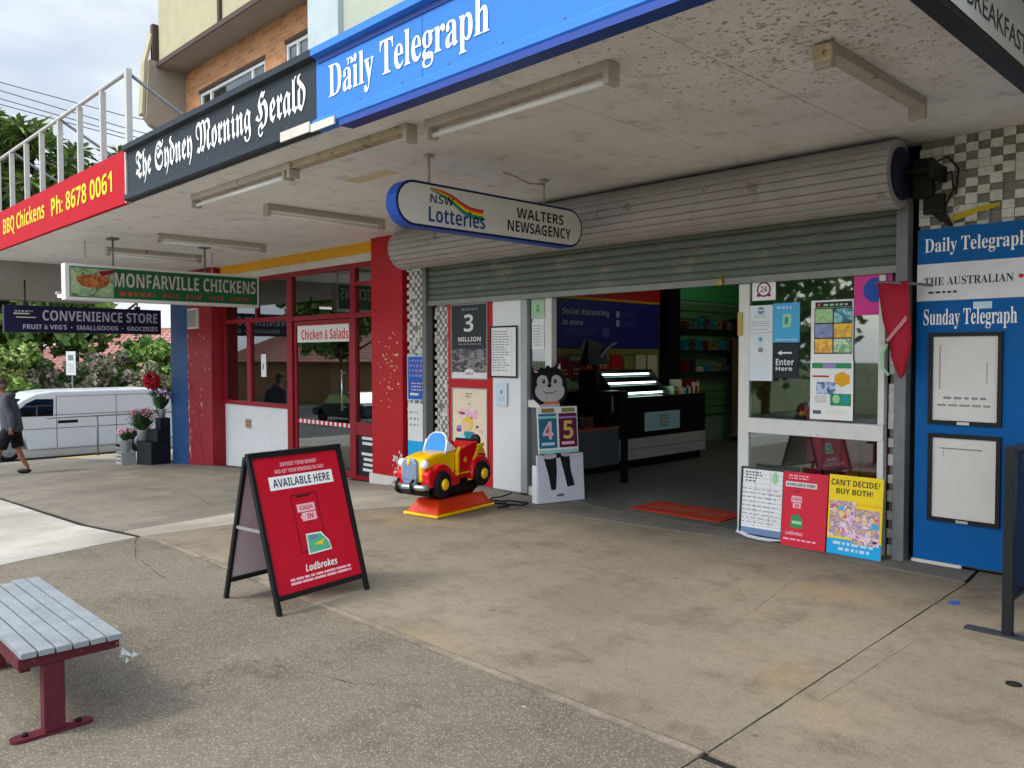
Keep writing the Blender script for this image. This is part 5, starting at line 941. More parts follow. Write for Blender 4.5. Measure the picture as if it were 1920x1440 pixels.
rect(m, F2, .01, .57, .235, .93, 'cardteal'); rect(m, F2, .26, .57, .49, .93, 'cardmaroon'); rect(m, F2, .01, .88, .235, .905, 'aqua', .002); rect(m, F2, .26, .875, .49, .895, 'lilac', .002); rect(m, F2, .05, .94, .21, .985, P('olive', '#8d8540', rough=.6), .002); rect(m, F2, .3, .94, .47, .985, 'olive', .002)
text(m, F2, '4', .055, .66, .19, .85, 'palepink', 'bold'); text(m, F2, '5', .315, .66, .44, .85, P('sand', '#d3b36a', rough=.5), 'bold'); rect(m, F2, .04, .60, .20, .63, 'paleblue', .002); rect(m, F2, .29, .60, .45, .63, 'palepink', .002); rect(m, F2, .0, .52, .5, .55, 'aqua', .002)
m.build('price_print', None, t, fixn=False)
m = MB(); poly(m, F1, [(.05, .50), (.20, .46), (.26, .46), (.44, .50), (.44, .515), (.05, .515)], 'furblack', .0015); poly(m, F1, [(.07, .49), (.23, .46), (.235, .32), (.215, .13), (.155, .13), (.13, .28)], 'furblack', .002); poly(m, F1, [(.28, .47), (.40, .48), (.41, .33), (.455, .16), (.36, .15), (.33, .28)], 'furblack', .002)
disc(m, F1, .15, .485, .09, .03, 'furgrey', .003); disc(m, F1, .36, .50, .07, .03, 'furgrey', .003); disc(m, F1, .27, .07, .05, .014, 'midgrey', .002); m.build('dog_legs', None, t, fixn=False)
# ------------------------------------------------------------------ mat
P('matred', '#b4341c', rough=.95, var=.2, scale=12, bump=.5, bscale=200); P('mattext', '#a8684a', rough=.95, var=.15)
t = thing('door_mat', 'worn red door mat with faded lettering in the shop entrance', 'door mat', (-4.5, 6.86, .006)); m = MB(); m.mat('matred'); m.box(-5.02, -3.99, 6.58, 7.10, .0065, .018); m.build('mat', None, t, bevel=.004)
m = MB(); text(m, Fr((0, 0, .0185), (1, 0, 0), (0, 1, 0)), 'LOTTERY MAT', -4.9, 6.72, -4.1, 6.93, 'mattext', 'bold', .0008); m.build('lettering', None, t, fixn=False)
# ------------------------------------------------------------------ newsagency interior
P('cabinet_black', '#0e0f11', rough=.35, var=.1); P('slat_grey', '#b0b0a8', rough=.5, var=.1, scale=3); P('counter_grey', '#565b61', rough=.5, var=.1)
t = thing('display_counter', 'black shop counter with a sloping lit display case and pale slatted base', 'counter', (-7.1, 9.6, 0))
B('body', 'cabinet_black', t, (-7.5, -6.74, 8.68, 10.7, .42, .98), (-7.45, -6.80, 8.72, 10.66, .0, .13)); B('base_panel', 'slat_grey', t, (-7.4, -6.72, 8.70, 10.68, .135, .272), (-7.4, -6.72, 8.70, 10.68, .28, .417))
m = MB(); m.mat('cabinet_black'); m.prism([(-7.5, .98), (-6.85, .98), (-6.85, 1.0), (-7.1, 1.28), (-7.14, 1.33), (-7.5, 1.33)], 8.66, 8.70, 'y'); m.prism([(-7.5, .98), (-6.85, .98), (-6.85, 1.0), (-7.1, 1.28), (-7.14, 1.33), (-7.5, 1.33)], 9.86, 9.90, 'y'); m.box(-7.5, -7.46, 8.7, 9.86, .98, 1.33); m.box(-7.5, -7.12, 8.7, 9.86, 1.33, 1.345); m.build('case', None, t)
P('case_light', '#cfe8dc', rough=.4, var=0, emit=2.6); P('scratchies', '#7f8f86', rough=.5, var=.5, scale=40)
for i, (x, z) in enumerate(((-7.12, 1.29), (-7.0, 1.17), (-6.88, 1.03))):
    sh = B('display_shelf', 'scratchies', t, (-7.40+.08*i, x-.01, 8.72, 9.84, z-.05, z-.04)); B('strip_light', 'case_light', sh, (x-.05, x+.0, 8.74, 9.80, z-.018, z+.004))
m = MB(); slab(SX(-6.72), 8.62+.55, .50, 10.0, .76, .015, P('sign_pale', '#a9cdd8', rough=.5, var=.05), m); m.build('counter_sign', None, t)
m = MB(); S = SX(-6.718); greek(m, S, 9.5, .54, 9.75, .72, 4, 'olive', .001, .6, .2); m.build('counter_print', None, t, fixn=False)
t = thing('front_counter', 'dark grey service counter with a worn orange edge just inside the entrance', 'counter', (-7.0, 7.8, 0)); B('body', 'counter_grey', t, (-7.35, -6.75, 6.95, 8.62, .10, .58)); B('plinth', 'cabinet_black', t, (-7.3, -6.8, 7.0, 8.6, .0, .1)); B('edge_strip', P('edge_orange', '#b05a44', rough=.6), t, (-7.36, -6.735, 6.95, 8.62, .581, .605)); B('back_shelf', 'cabinet_black', t, (-7.7, -7.37, 6.95, 8.6, 0.1, 1.05))
rr = random.Random(12); q = 0
for k in range(15):
    x = rr.uniform(-7.3, -6.95); y = 7.0+k*.1; h = rr.uniform(.05, .18); c = rr.choice(['brown', 'olive', 'darkred', 'midgrey', 'cream', 'charcoal', 'teal'])
    m = MB(); m.mat(c); m.box(x, x+rr.uniform(.10, .2), y, y+.085, .606, .606+h); m.mat('black'); m.box(x+.01, x+.09, y+.01, y+.075, .607+h, .612+h); tag(m.build('goods_box', None, None, bevel=.003), '%s goods box on the front counter, %s from the entrance' % (CN.get(c, c), ORD[k]), 'box', 'goods on the front counter')
P('bannernavy', '#1c2580', rough=.5, var=.06); P('bannertext', '#c8c6e8', rough=.6, var=.1)
t = thing('wall_banner', 'dark navy social distancing banner on the left wall of the shop', 'banner', (-7.98, 9.98, 1.65)); m = MB(); slab(SX(-7.97), 8.72, 1.66, 11.23, 2.38, .02, 'bannernavy', m); m.build('board', None, t)
m = MB(); S = SX(-7.969); text(m, S, 'Social distancing', 8.85, 2.13, 9.92, 2.25, 'bannertext', 'bold', .001); text(m, S, 'In-store', 8.85, 2.0, 9.3, 2.08, 'bannertext', 'bold', .001); greek(m, S, 8.86, 1.84, 9.7, 1.96, 3, P('bannerdim', '#4a5ca0', rough=.6), .001, .5, .3); disc(m, S, 9.85, 1.9, .10, .09, 'bannerdim', .001)
for z in (2.19, 2.05): rect(m, S, 10.1, z-.05, 10.18, z+.05, 'bannertext', .001); greek(m, S, 10.22, z-.04, 10.6, z+.04, 2, 'bannerdim', .001, .5, .2)
m.build('lettering', None, t, fixn=False); m = MB(); slab(SX(-7.96), 8.72, 2.385, 11.23, 2.42, .02, 'amber', m); slab(SX(-7.96), 8.72, 2.42, 11.25, 2.70, .02, P('bannerred', '#c41818', rough=.5, var=.06), m); m.build('header_strip', None, t)
B('black_column', 'cabinet_black', bd, (-7.99, -7.8, 11.28, 11.6, .0, 2.95)); B('wall_fascia', P('wallgreen', '#4fb866', rough=.7, var=.1), bd, (-7.99, -7.94, 11.62, 15.0, 2.5, 2.95))
t = thing('wall_shelving', 'dim green slatted wall display at the back of the shop', 'shelving', (-7.9, 13, 1.0)); m = MB(); m.mat(P('slatgreen', '#5d8a58', rough=.7, var=.15))
for k in range(14): m.box(-7.99, -7.93, 11.62, 15.0, .5+k*.14, .62+k*.14)
m.build('slat_panel', None, t); m = MB(); m.mat(P('shelf_dark', '#26302a', rough=.6))
for z in (1.25, 1.62, 1.98): m.box(-7.93, -7.68, 11.65, 15.0, z, z+.02)
m.build('shelves', None, t)
rr = random.Random(21)
for z in (1.27, 1.64, 2.0):
    for k in range(9):
        y = 11.7+k*.2+rr.uniform(0, .05); h = rr.uniform(.08, .24); c = rr.choice(['midgrey', 'brown', 'charcoal', 'teal', 'darkred', 'cream', 'inkgrey', 'olive']); m = MB(); m.mat(c); m.box(-7.88, -7.75, y, y+rr.uniform(.06, .13), z+.001, z+h); m.mat('black'); m.box(-7.749, -7.745, y+.01, y+.05, z+h*.3, z+h*.7)
        tag(m.build('goods_pack', None, None, bevel=.003), '%s pack on the %s green wall shelf, %s from the black column' % (CN.get(c, c), {1.27: 'lowest', 1.64: 'middle', 2.0: 'highest'}[z], ORD[k]), 'pack', 'packs on the wall shelves')
t = thing('wooden_cabinet', 'tall brown timber cabinet against the left wall near the back', 'cabinet', (-7.8, 13.6, 0)); B('carcass', P('oldwood', '#7d5f36', rough=.6, var=.25, scale=5), t, (-7.67, -7.3, 13.05, 14.4, .1, 1.85)); B('door', P('oldwood2', '#6b5230', rough=.6, var=.25, scale=5), t, (-7.3, -7.27, 13.08, 13.70, .15, 1.70), (-7.3, -7.27, 13.74, 14.36, .15, 1.70)); B('top_board', 'sand', t, (-7.3, -7.26, 13.05, 14.4, 1.72, 1.85))
# magazine posters and stock on the wall behind the counter
rr = random.Random(31)
for k in range(8):
    y = 8.75+k*.31; c = rr.choice(['darkred', 'bannerred', 'midgrey', 'olive', 'cream', 'charcoal']); h = rr.uniform(.25, .42); m = MB(); slab(SX(-7.965), y, 1.18+.05*rr.random(), y+.26, 1.2+h, .02, c, m); F3 = SX(-7.964); greek(m, F3, y+.03, 1.25, y+.22, 1.35+.1*rr.random(), 2, 'sand', .001, .5, .2, k); tag(m.build('wall_notice', None, None), '%s notice on the wall under the navy banner, %s from the entrance' % (CN.get(c, c), ORD[k]), 'notice', 'notices under the banner')
B('timber_rail', P('raildim', '#8a7a3c', rough=.6), bd, (-7.99, -7.95, 8.72, 11.2, 1.56, 1.64))
t = thing('till_stand', 'black till and card stand with a grey lanyard on the counter', 'till', (-6.95, 8.35, .98)); m = MB(); m.mat('cabinet_black'); m.box(-7.2, -6.75, 8.30, 8.66, .61, 1.08); m.box(-7.05, -6.98, 8.42, 8.48, 1.08, 1.45); m.hexa([(-7.1, 8.2, 1.42), (-6.95, 8.25, 1.42), (-6.95, 8.65, 1.42), (-7.1, 8.6, 1.42)], [(-7.05, 8.22, 1.78), (-7.0, 8.27, 1.78), (-7.0, 8.62, 1.70), (-7.05, 8.57, 1.70)]); m.build('till', None, t, bevel=.01); m = MB(); m.mat('grey'); m.tube([(-6.97, 8.5, 1.52), (-6.95, 8.58, 1.62), (-6.93, 8.7, 1.70), (-6.93, 8.78, 1.72)], .018); m.tube([(-6.73, 8.45, 1.02), (-6.73, 8.46, .80)], .012); m.build('lanyard', None, t)
B('gate_post', 'cabinet_black', bd, (-6.10, -6.04, 7.82, 7.89, .006, 1.12))
t = thing('fluorescent_light', 'unseen ceiling tube added inside the newsagency for the lit back wall', 'ceiling light', (-5.2, 11.2, 2.98)); P('added_ceiling_tube', '#eef4ec', rough=.3, var=0, emit=26)  # out-of-view lamp added to light the back of the shop
m = MB(); m.mat('added_ceiling_tube'); m.tube([(-5.2, 10.6, 2.90), (-5.2, 11.8, 2.90)], .02, 8); m.build('tube', None, t); B('body', 'lampbody', t, (-5.25, -5.15, 10.55, 11.85, 2.93, 2.995))
t = thing('toy_tray', 'black wire tray of colourful toys and sweets behind the shop window', 'display tray', (-3.0, 6.8, 1.1)); m = MB(); m.mat('black'); m.box(-3.5, -2.6, 6.55, 7.1, 1.0, 1.03); m.build('tray', None, t)
rr = random.Random(41)
for k in range(46):
    c = rr.choice(['green', 'darkred', 'amber', 'teal', 'brown', 'charcoal', 'palegreen', 'royal', 'orange', 'palepink']); m = MB(); m.mat(c); r_ = rr.uniform(.015, .04); m.ball((rr.gauss(-3.08, .11), 6.72+rr.uniform(-.1, .16), 1.04+abs(rr.gauss(0, .09))), r_, 1, 1, rr.uniform(.7, 1.2), 8, 6); m.build('sweet', None, t, world=True)
t = thing('magazine_rack', 'dark rack of magazines behind the lower shop window', 'magazine rack', (-3.0, 7.4, 0)); B('shelf', 'interior_dark', t, (-3.55, -2.3, 7.4, 7.7, .02, 1.4))
rr = random.Random(43)
for k in range(7):
    c = rr.choice(['darkred', 'redframe', 'midgrey', 'charcoal', 'darkred', 'slat_grey', 'shelf_dark']); x = -3.5+k*.17; B('magazine', c, t, (x, x+.14, 7.30, 7.36, .35+.1*rr.random(), .78+.1*rr.random()))
for k in range(6):
    c = rr.choice(['darkred', 'teal', 'midgrey', 'charcoal', 'olive', 'brown']); x = -3.5+k*.19; B('magazine', c, t, (x, x+.14, 7.34, 7.38, 1.25, 1.60+.1*rr.random()))
rr = random.Random(77)
for k in range(12):
    c = rr.choice(['cream', 'darkred', 'teal', 'amber', 'palegreen', 'charcoal', 'skyblue', 'white']); y = 9.95+k*.057; h = rr.uniform(.06, .24); m = MB(); m.mat(c); m.box(-6.98-rr.uniform(0, .15), -6.80, y, y+.05, .981, .981+h); m.mat('white'); m.box(-6.799, -6.796, y+.008, y+.04, .99+h*.5, .98+h*.8)
    tag(m.build('counter_pack', None, None, bevel=.002), '%s pack at the far end of the black counter, %s from the lit case' % (CN.get(c, c), ORD[k]), 'pack', 'packs on the black counter')
for k in range(14):
    c = rr.choice(['cream', 'darkred', 'teal', 'amber', 'pink', 'royal', 'skyblue', 'white', 'orange']); y = 9.0+(k % 7)*.33; z = 1.22+.0*(k//7); x = -7.94 if k < 7 else -7.90
    m = MB(); slab(SX(x+.02), y, .72 if k >= 7 else .86, y+.22, 1.10 if k < 7 else 1.0, .012, photo('mag%d' % k, [['#b02030', '#e8d8c8', '#3a2a2a', '#d8a040'], ['#2050a0', '#d8e4f0', '#203050'], ['#d0c8b8', '#806a50', '#e4dccc', '#404040']][k % 3], 20, k*2.3), m)
    tag(m.build('magazine', None, None), 'magazine in the %s wall row behind the counter, %s from the entrance' % ('upper' if k < 7 else 'lower', ORD[k % 7]), 'magazine', 'magazines behind the counter')
# chicken shop interior: white counter and bench units
t = thing('shop_counter', 'white counter seen dimly through the chicken shop glass', 'counter', (-11.5, 8.6, -.2)); B('body', 'white_clean', t, (-12.8, -9.6, 8.4, 9.0, -.228, .62)); B('top', 'silver', t, (-12.85, -9.55, 8.35, 9.05, .622, .66)); B('glass_case', 'midgrey', t, (-12.6, -10.2, 8.45, 8.9, .662, 1.15))
t = thing('drinks_fridge', 'tall pale fridge seen dimly through the chicken shop window', 'fridge', (-13.8, 8.0, -.2)); B('body', 'slat_grey', t, (-14.5, -13.4, 8.0, 8.7, -.228, 1.8), bevel=.02); B('door', 'dark', t, (-14.4, -13.5, 7.97, 7.998, -.1, 1.7))
for x, z, lab in ((-12.75, 1.20, 'small white notice taped inside the chicken shop window'), (-9.46, 1.18, 'white notice taped beside the chicken shop door')):
    m = MB(); slab(FAC(CY-.002 if x < -12 else CY-.012), x, z, x+.17, z+.38, .002, 'white_clean', m); rect(m, FAC(CY-.002 if x < -12 else CY-.012), x+.05, z+.12, x+.10, z+.22, 'inkgrey', .001); tag(m.build('notice', None, None, fixn=False), lab, 'notice')
m = MB(); slab(FAC(6.598), -13.35, .30, -13.12, .46, .004, P('plaque', '#a98f7e', rough=.6, var=.2), m); greek(m, FAC(6.598), -13.33, .32, -13.14, .44, 2, 'brown', .001, .6, .1); tag(m.build('plaque', None, None, fixn=False), 'small brown plaque on the white tiled panel of the chicken shop', 'plaque')
m = MB(); m.mat('whiteframe'); m.box(-15.0, -14.6, 6.30, 6.355, 1.55+.5, 2.42); m.mat('grey'); m.box(-14.98, -14.62, 6.295, 6.30, 2.08, 2.39); tag(m.build('switch_box', None, None, bevel=.006), 'pale square switch box high on the worn red pillar', 'box')
# ------------------------------------------------------------------ flower stand
t = thing('flower_stand', 'stepped black flower stand against the blue pillar', 'stand', (-16.3, 6.1, gz(-16.3)))
B('step', P('standblack', '#0d121c', rough=.6, var=.15), t, (-16.75, -16.0, 5.98, 6.36, -.62, -.12), (-16.5, -16.0, 6.10, 6.36, -.12, .12), (-16.25, -16.0, 6.16, 6.36, .12, .35), bevel=.01)
P('bucketmetal', '#b7bab8', rough=.4, metal=.4, var=.15); P('leafdark', '#274a22', rough=.7, var=.4, scale=20); P('leafmid', '#4a7434', rough=.7, var=.4, scale=20); P('petalpink', '#c97b8c', rough=.7, var=.3, scale=30); P('petalred', '#b01222', rough=.7, var=.3, scale=30)
def bucket(label, x, y, z, r, h, flow, seed, spread, tall):
    tt = thing('flower_bucket', label, 'flower bucket', (x, y, z), 0, 'buckets of flowers by the blue pillar')
    m = MB(); m.mat('bucketmetal'); m.lathe([(.001, 0), (r*.8, 0), (r, h), (r*1.06, h+.008), (r*.95, h), (r*.76, .02), (.001, .02)], (x, y, z), 16); m.build('bucket', None, tt)
    rr = random.Random(seed); lf = MB(); lf.mat('leafdark'); pt = MB(); pt.mat(flow)
    for k in range(150):
        a = rr.uniform(0, 6.28); e = rr.uniform(.2, 1.0)*spread; tip = Vector((x+math.cos(a)*e, y+math.sin(a)*e, z+h+rr.uniform(.35, 1)*tall)); base = Vector((x+math.cos(a)*r*.4, y+math.sin(a)*r*.4, z+h)); dv = Vector((-math.sin(a), math.cos(a), 0))*rr.uniform(.012, .03); mid = (base+tip)/2
        lf.mat('leafdark' if k % 3 else 'leafmid'); lf.add([base, mid-dv, tip, mid+dv], [(0, 1, 2, 3)])
    for k in range(64):
        a = rr.uniform(0, 6.28); e = rr.uniform(.0, 1.0)*spread; c = Vector((x+math.cos(a)*e, y+math.sin(a)*e, z+h+tall*rr.uniform(.7, 1.05)-e*.3)); pt.mat(flow if k % 4 else 'palepink'); pt.ball(c, rr.uniform(.015, .035), 1, 1, .8, 6, 4)
    lf.build('leaves', None, tt, fixn=False); pt.build('flowers', None, tt, fixn=False); return tt
bucket('silver bucket of pale flowers on a crate beside the black stand', -17.05, 5.88, -.36, .12, .22, 'palepink', 1, .16, .26)
bucket('bucket with a big bunch of pink and dark red flowers and green wrapping', -16.62, 6.06, -.115, .11, .20, 'petalpink', 2, .34, .44)
bucket('grey bucket of lilac wrapped flowers on the top step', -16.13, 6.24, .352, .08, .16, 'lilac', 3, .24, .40)
t = thing('crate', 'pale grey crate under the bucket of pale flowers', 'crate', (-17.05, 5.88, -.62)); m = MB(); m.mat('bucketmetal')
m.box(-17.2, -16.9, 5.74, 6.02, -.635, -.615)
for x in (-17.2, -16.92): m.box(x, x+.02, 5.74, 6.02, -.614, -.37)
for y in (5.74, 6.0):
    for z in (-.6, -.52, -.44): m.box(-17.179, -16.921, y, y+.02, z, z+.05)
m.box(-17.2, -16.9, 5.74, 6.02, -.369, -.36); m.build('slats', None, t)
t = thing('flower_ball', 'bright red round flower ball on a stem above the stand', 'flower ball', (-16.1, 6.1, .7)); rr = random.Random(5); m = MB(); m.mat('petalred')
for k in range(220):
    a, b2 = rr.uniform(0, 6.28), math.acos(rr.uniform(-1, 1)); c = Vector((-16.08+.145*math.sin(b2)*math.cos(a), 6.05+.145*math.sin(b2)*math.sin(a), 1.07+.15*math.cos(b2))); m.ball(c, .026, 1, 1, 1, 5, 4)
m.build('blooms', None, t, fixn=False); m = MB(); m.mat('leafmid'); m.tube([(-16.1, 6.16, .4), (-16.09, 6.1, .8), (-16.08, 6.05, 1.0)], .012, 6)
for k in range(14): a = rr.uniform(0, 6.28); p0 = Vector((-16.09, 6.08, .86)); p1 = p0+Vector((math.cos(a)*.14, math.sin(a)*.14, -.02-.1*rr.random())); dv = Vector((-math.sin(a), math.cos(a), 0))*.025; m.add([p0, (p0+p1)/2+dv, p1, (p0+p1)/2-dv], [(0, 1, 2, 3)])
m.build('stem', None, t, fixn=False)
# ------------------------------------------------------------------ van
P('vanwhite', '#c9cdcd', rough=.3, var=.04, coat=.3); P('seam', '#3c3f40', rough=.6, var=0); P('lamp_amber', '#c9742a', rough=.3, var=0)
t = thing('delivery_van', 'white delivery van parked side-on in the cross street', 'van', (-26, 7.5, -1.31)); X0, X1 = -26.95, -25.25
m = MB(); m.mat('vanwhite'); m.prism([(4.92, -1.0), (4.84, -.72), (4.90, -.42), (5.10, -.22), (5.42, -.10), (6.02, .36), (6.35, .53), (6.8, .585), (9.55, .585), (9.95, .50), (10.08, .2), (10.12, -.95), (9.66, -1.04), (9.60, -.78), (9.42, -.64), (9.15, -.60), (8.88, -.64), (8.70, -.78), (8.64, -1.06), (6.16, -1.06), (6.10, -.80), (5.92, -.65), (5.68, -.60), (5.44, -.65), (5.27, -.80), (5.22, -1.02)], X0, X1); m.build('body', None, t, bevel=.06, seg=3)
S = SX(X1+.002); m = MB(); poly(m, S, [(5.72, -.10), (6.78, -.12), (6.80, .36), (6.35, .37), (6.12, .26)], 'car_glass', .002); m.build('side_window', None, t, fixn=False)
m = MB(); slab(Fr((X0+.12, 5.44, -.06), (-1, 0, 0) if False else (1, 0, 0), (0, .60, .46)), 0, 0, 1.46, .72, .01, 'car_glass', m); m.build('windscreen', None, t)
m = MB()
for a in ((6.86, -1.0, 6.875, .45), (8.45, -1.0, 8.465, .42), (5.98, -.95, 5.99, -.13), (5.4, -.47, 10.0, -.455), (5.5, -.10, 10.02, -.085), (6.9, .42, 9.8, .432)): rect(m, S, *a, 'seam', .002)
m.build('panel_seams', None, t, fixn=False); m = MB(); slab(S, 6.90, -.335, 7.42, -.25, .01, 'black', m); m.build('door_handle', None, t)
m = MB(); m.mat('black'); m.box(X1, X1+.16, 5.62, 5.70, -.02, .16); m.build('mirror', None, t, bevel=.02)
B('bumper', 'grey', t, (X0+.05, X1-.05, 4.80, 4.9, -1.02, -.74), bevel=.03); B('headlight', 'whiteframe', t, (X1-.35, X1-.08, 4.86, 4.95, -.62, -.42), bevel=.02)
for y in (5.68, 9.15):
    for xx in (X1-.11, X0+.11):
        m = MB(); m.mat('rubber'); m.lathe([(.18, -.09), (.28, -.09), (.31, -.06), (.31, .06), (.28, .09), (.18, .09)], (xx, y, -1.0), 24, 'x'); wo = m.build('wheel', None, t)
        m = MB(); m.mat('silver'); m.lathe([(.001, .088), (.19, .091), (.20, .105), (.16, .095), (.12, .105), (.05, .12), (.001, .12)], (xx, y, -1.0), 18, 'x'); m.build('rim', None, wo)
# a dark hatchback further along the main street, mirrored in the shop glass
def car(label, cx, cy, gx, mat):
    t = thing('parked_car', label, 'car', (cx, cy, gx)); m = MB(); m.mat(mat); z = gx
    m.prism([(cx-2.05, z+.30), (cx-2.1, z+.62), (cx-1.2, z+.82), (cx-.6, z+1.34), (cx+.9, z+1.40), (cx+1.6, z+.95), (cx+2.05, z+.88), (cx+2.1, z+.35), (cx+1.75, z+.28), (cx-1.7, z+.28)], cy-.85, cy+.85, 'y'); m.build('body', None, t, bevel=.06, seg=2)
    m = MB(); S = Fr((0, cy+.852, 0), (-1, 0, 0)); poly(m, S, [(-(cx-1.0), z+.86), (-(cx-.52), z+1.27), (-(cx+.8), z+1.30), (-(cx+1.3), z+.93)][::-1], 'car_glass', .002); m.build('side_window', None, t, fixn=False)
    for x in (cx-1.3, cx+1.3):
        for y in (cy-.75, cy+.75): m = MB(); m.mat('rubber'); m.lathe([(.15, -.1), (.29, -.1), (.32, -.06), (.32, .06), (.29, .1), (.15, .1)], (x, y, z+.32), 20, 'y'); m.mat('silver'); m.lathe([(.001, -.08), (.2, -.08), (.2, .08), (.001, .08)], (x, y, z+.32), 14, 'y'); m.build('wheel', None, t)
car('dark blue hatchback parked across the main street', -31, -7.2, gz(-31)-.13, P('carblue', '#16202c', rough=.25, var=.03, coat=.5))
# ------------------------------------------------------------------ handrail, street sign
t = thing('street_railing', 'thin galvanised handrail at the kerb in front of the van', 'railing', (-22.5, 8, -1.05))
m = MB(); m.mat('galv'); m.tube([(-22.5, 5.9, .02), (-22.5, 9.6, .02)], .022); m.build('top_rail', None, t)
for y in (7.07, 9.5): m = MB(); m.mat('galv'); m.tube([(-22.5, y, -1.04), (-22.5, y, .02)], .028); m.build('post', None, t)
t = thing('street_sign', 'narrow white parking sign on a thin post in front of the bushes', 'street sign', (-32.7, 9.45, -1.45)); m = MB(); m.mat('galv'); m.tube([(-32.7, 9.45, -1.45), (-32.7, 9.45, 1.7)], .03); m.build('post', None, t)
m = MB(); F3 = Fr((-32.75, 9.28, 0), (.55, .83, 0)); slab(F3, -.02, .86, .30, 1.73, .02, 'white_clean', m); m.build('plate', None, t); m = MB(); rect(m, F3, .05, 1.4, .23, 1.6, 'grey', .002); greek(m, F3, .03, .95, .25, 1.3, 4, 'grey', .002, .5, .1); m.build('print', None, t, fixn=False)
# ------------------------------------------------------------------ house beyond the bushes
P('rooftile', '#b07f76', rough=.8, var=.16, scale=8); P('housebrick', '#8f6a4c', rough=.85, var=.15)
def house(label, cx, cy, z0, sx, sy, hw, hr, ang=0.):
    t = thing('house', label, 'house', (cx, cy, z0), ang); x, y = sx/2, sy/2; B('wall', 'housebrick', t, (-x+.4, x-.4, -y+.4, y-.4, 0, hw), world=False)
    m = MB(); m.mat('rooftile'); rl_ = max(0, x-y)
    def plane(a, b, c, d_, n):     # courses of tiles stepped down the slope
        for i in range(n):
            f0, f1 = i/n, (i+1)/n; L0 = [Vector(a).lerp(Vector(d_), f) for f in (f0, f1)]; R0 = [Vector(b).lerp(Vector(c), f) for f in (f0, f1)]; up = Vector((0, 0, .06))
            m.add([L0[0]+up, R0[0]+up, R0[1], L0[1]], [(0, 1, 2, 3)]); m.add([L0[0], R0[0], R0[0]+up, L0[0]+up], [(0, 1, 2, 3)])
            w_ = (R0[0]-L0[0]).length; k = int(w_/.35)
            for q in range(k):
                f = (q+.5)/k; p0 = L0[0].lerp(R0[0], f); p1 = L0[1].lerp(R0[1], f); m.bar(p0+Vector((0, 0, .075)), p1+Vector((0, 0, .02)), .07, .05)
    zz = hw; h = hw+hr; r0, r1 = (-rl_, 0, h), (rl_, 0, h)
    plane((-x, -y, zz), (x, -y, zz), r1, r0, 14); plane((x, y, zz), (-x, y, zz), r0, r1, 14); plane((x, -y, zz), (x, y, zz), r1, r1, 14); plane((-x, y, zz), (-x, -y, zz), r0, r0, 14)
    m.build('roof', None, t, world=False, fixn=False)
    B('ridge', 'rooftile', t, (-rl_, rl_, -.12, .12, h-.02, h+.1), world=False); B('window', 'car_glass', t, (-x+1.2, -x+2.8, -y+.36, -y+.41, .9, 2.0), (x-2.8, x-1.2, -y+.36, -y+.41, .9, 2.0), world=False)
house('low house with a wide pink-red tiled roof behind the bushes', -50, 19.0, -1.46, 16, 10, 2.0, 2.6, R(45))
house('house with a red tiled roof across the main street, mirrored in the glass', -52, -19, -1.46, 16, 10, 2.6, 2.8, R(0))
# ------------------------------------------------------------------ trees and bushes
P('bark', '#5b4a38', rough=.9, var=.3, scale=8, bump=.6, bscale=20)
LV = []
for n_, h_ in (('leaf_a', '#6a8740'), ('leaf_b', '#4a6a32'), ('leaf_c', '#8daa52'), ('leaf_d', '#929074'), ('leaf_e', '#b8a498'), ('leaf_f', '#c0cc80')):
    P(n_, h_, rough=.6, var=.25, scale=3)
def crown(name, parent, blobs, n, size, mats, seed, aspect=1.6, droop=0.):
    rg = np.random.default_rng(seed); m = MB(); tot = sum(b[3]*b[4] for b in blobs)
    sub = []
    for (x, y, z, r, rz2) in blobs:
        for k in range(max(5, int(14*r*rz2))):     # clumps inside each mass, leaving gaps
            v = rg.normal(size=3); v /= np.linalg.norm(v); q = rg.uniform(.35, 1.0); sub.append((x+v[0]*r*q, y+v[1]*r*q, z+v[2]*rz2*q, r*rg.uniform(.18, .34), int(rg.integers(0, 100))))
    per = max(1, n//len(sub))
    for cx, cy, cz, cr, mi in sub:
        for _ in range(per):
            v = rg.normal(size=3); v /= np.linalg.norm(v)+1e-9; p = np.array((cx, cy, cz))+v*cr*rg.uniform(.3, 1.0)
            d1 = rg.normal(size=3); d1[2] -= droop; d1 /= np.linalg.norm(d1); d2 = np.cross(d1, rg.normal(size=3)); d2 /= np.linalg.norm(d2)+1e-9; s = size*rg.uniform(.6, 1.3)
            m.mat(mats[(mi+int(rg.integers(0, 4) == 0)) % len(mats)]); a = p-d1*s*aspect/2; b = p+d1*s*aspect/2; m.add([a, p+d2*s/2, b, p-d2*s/2], [(0, 1, 2, 3)])
    return m.build(name, None, parent, fixn=False)
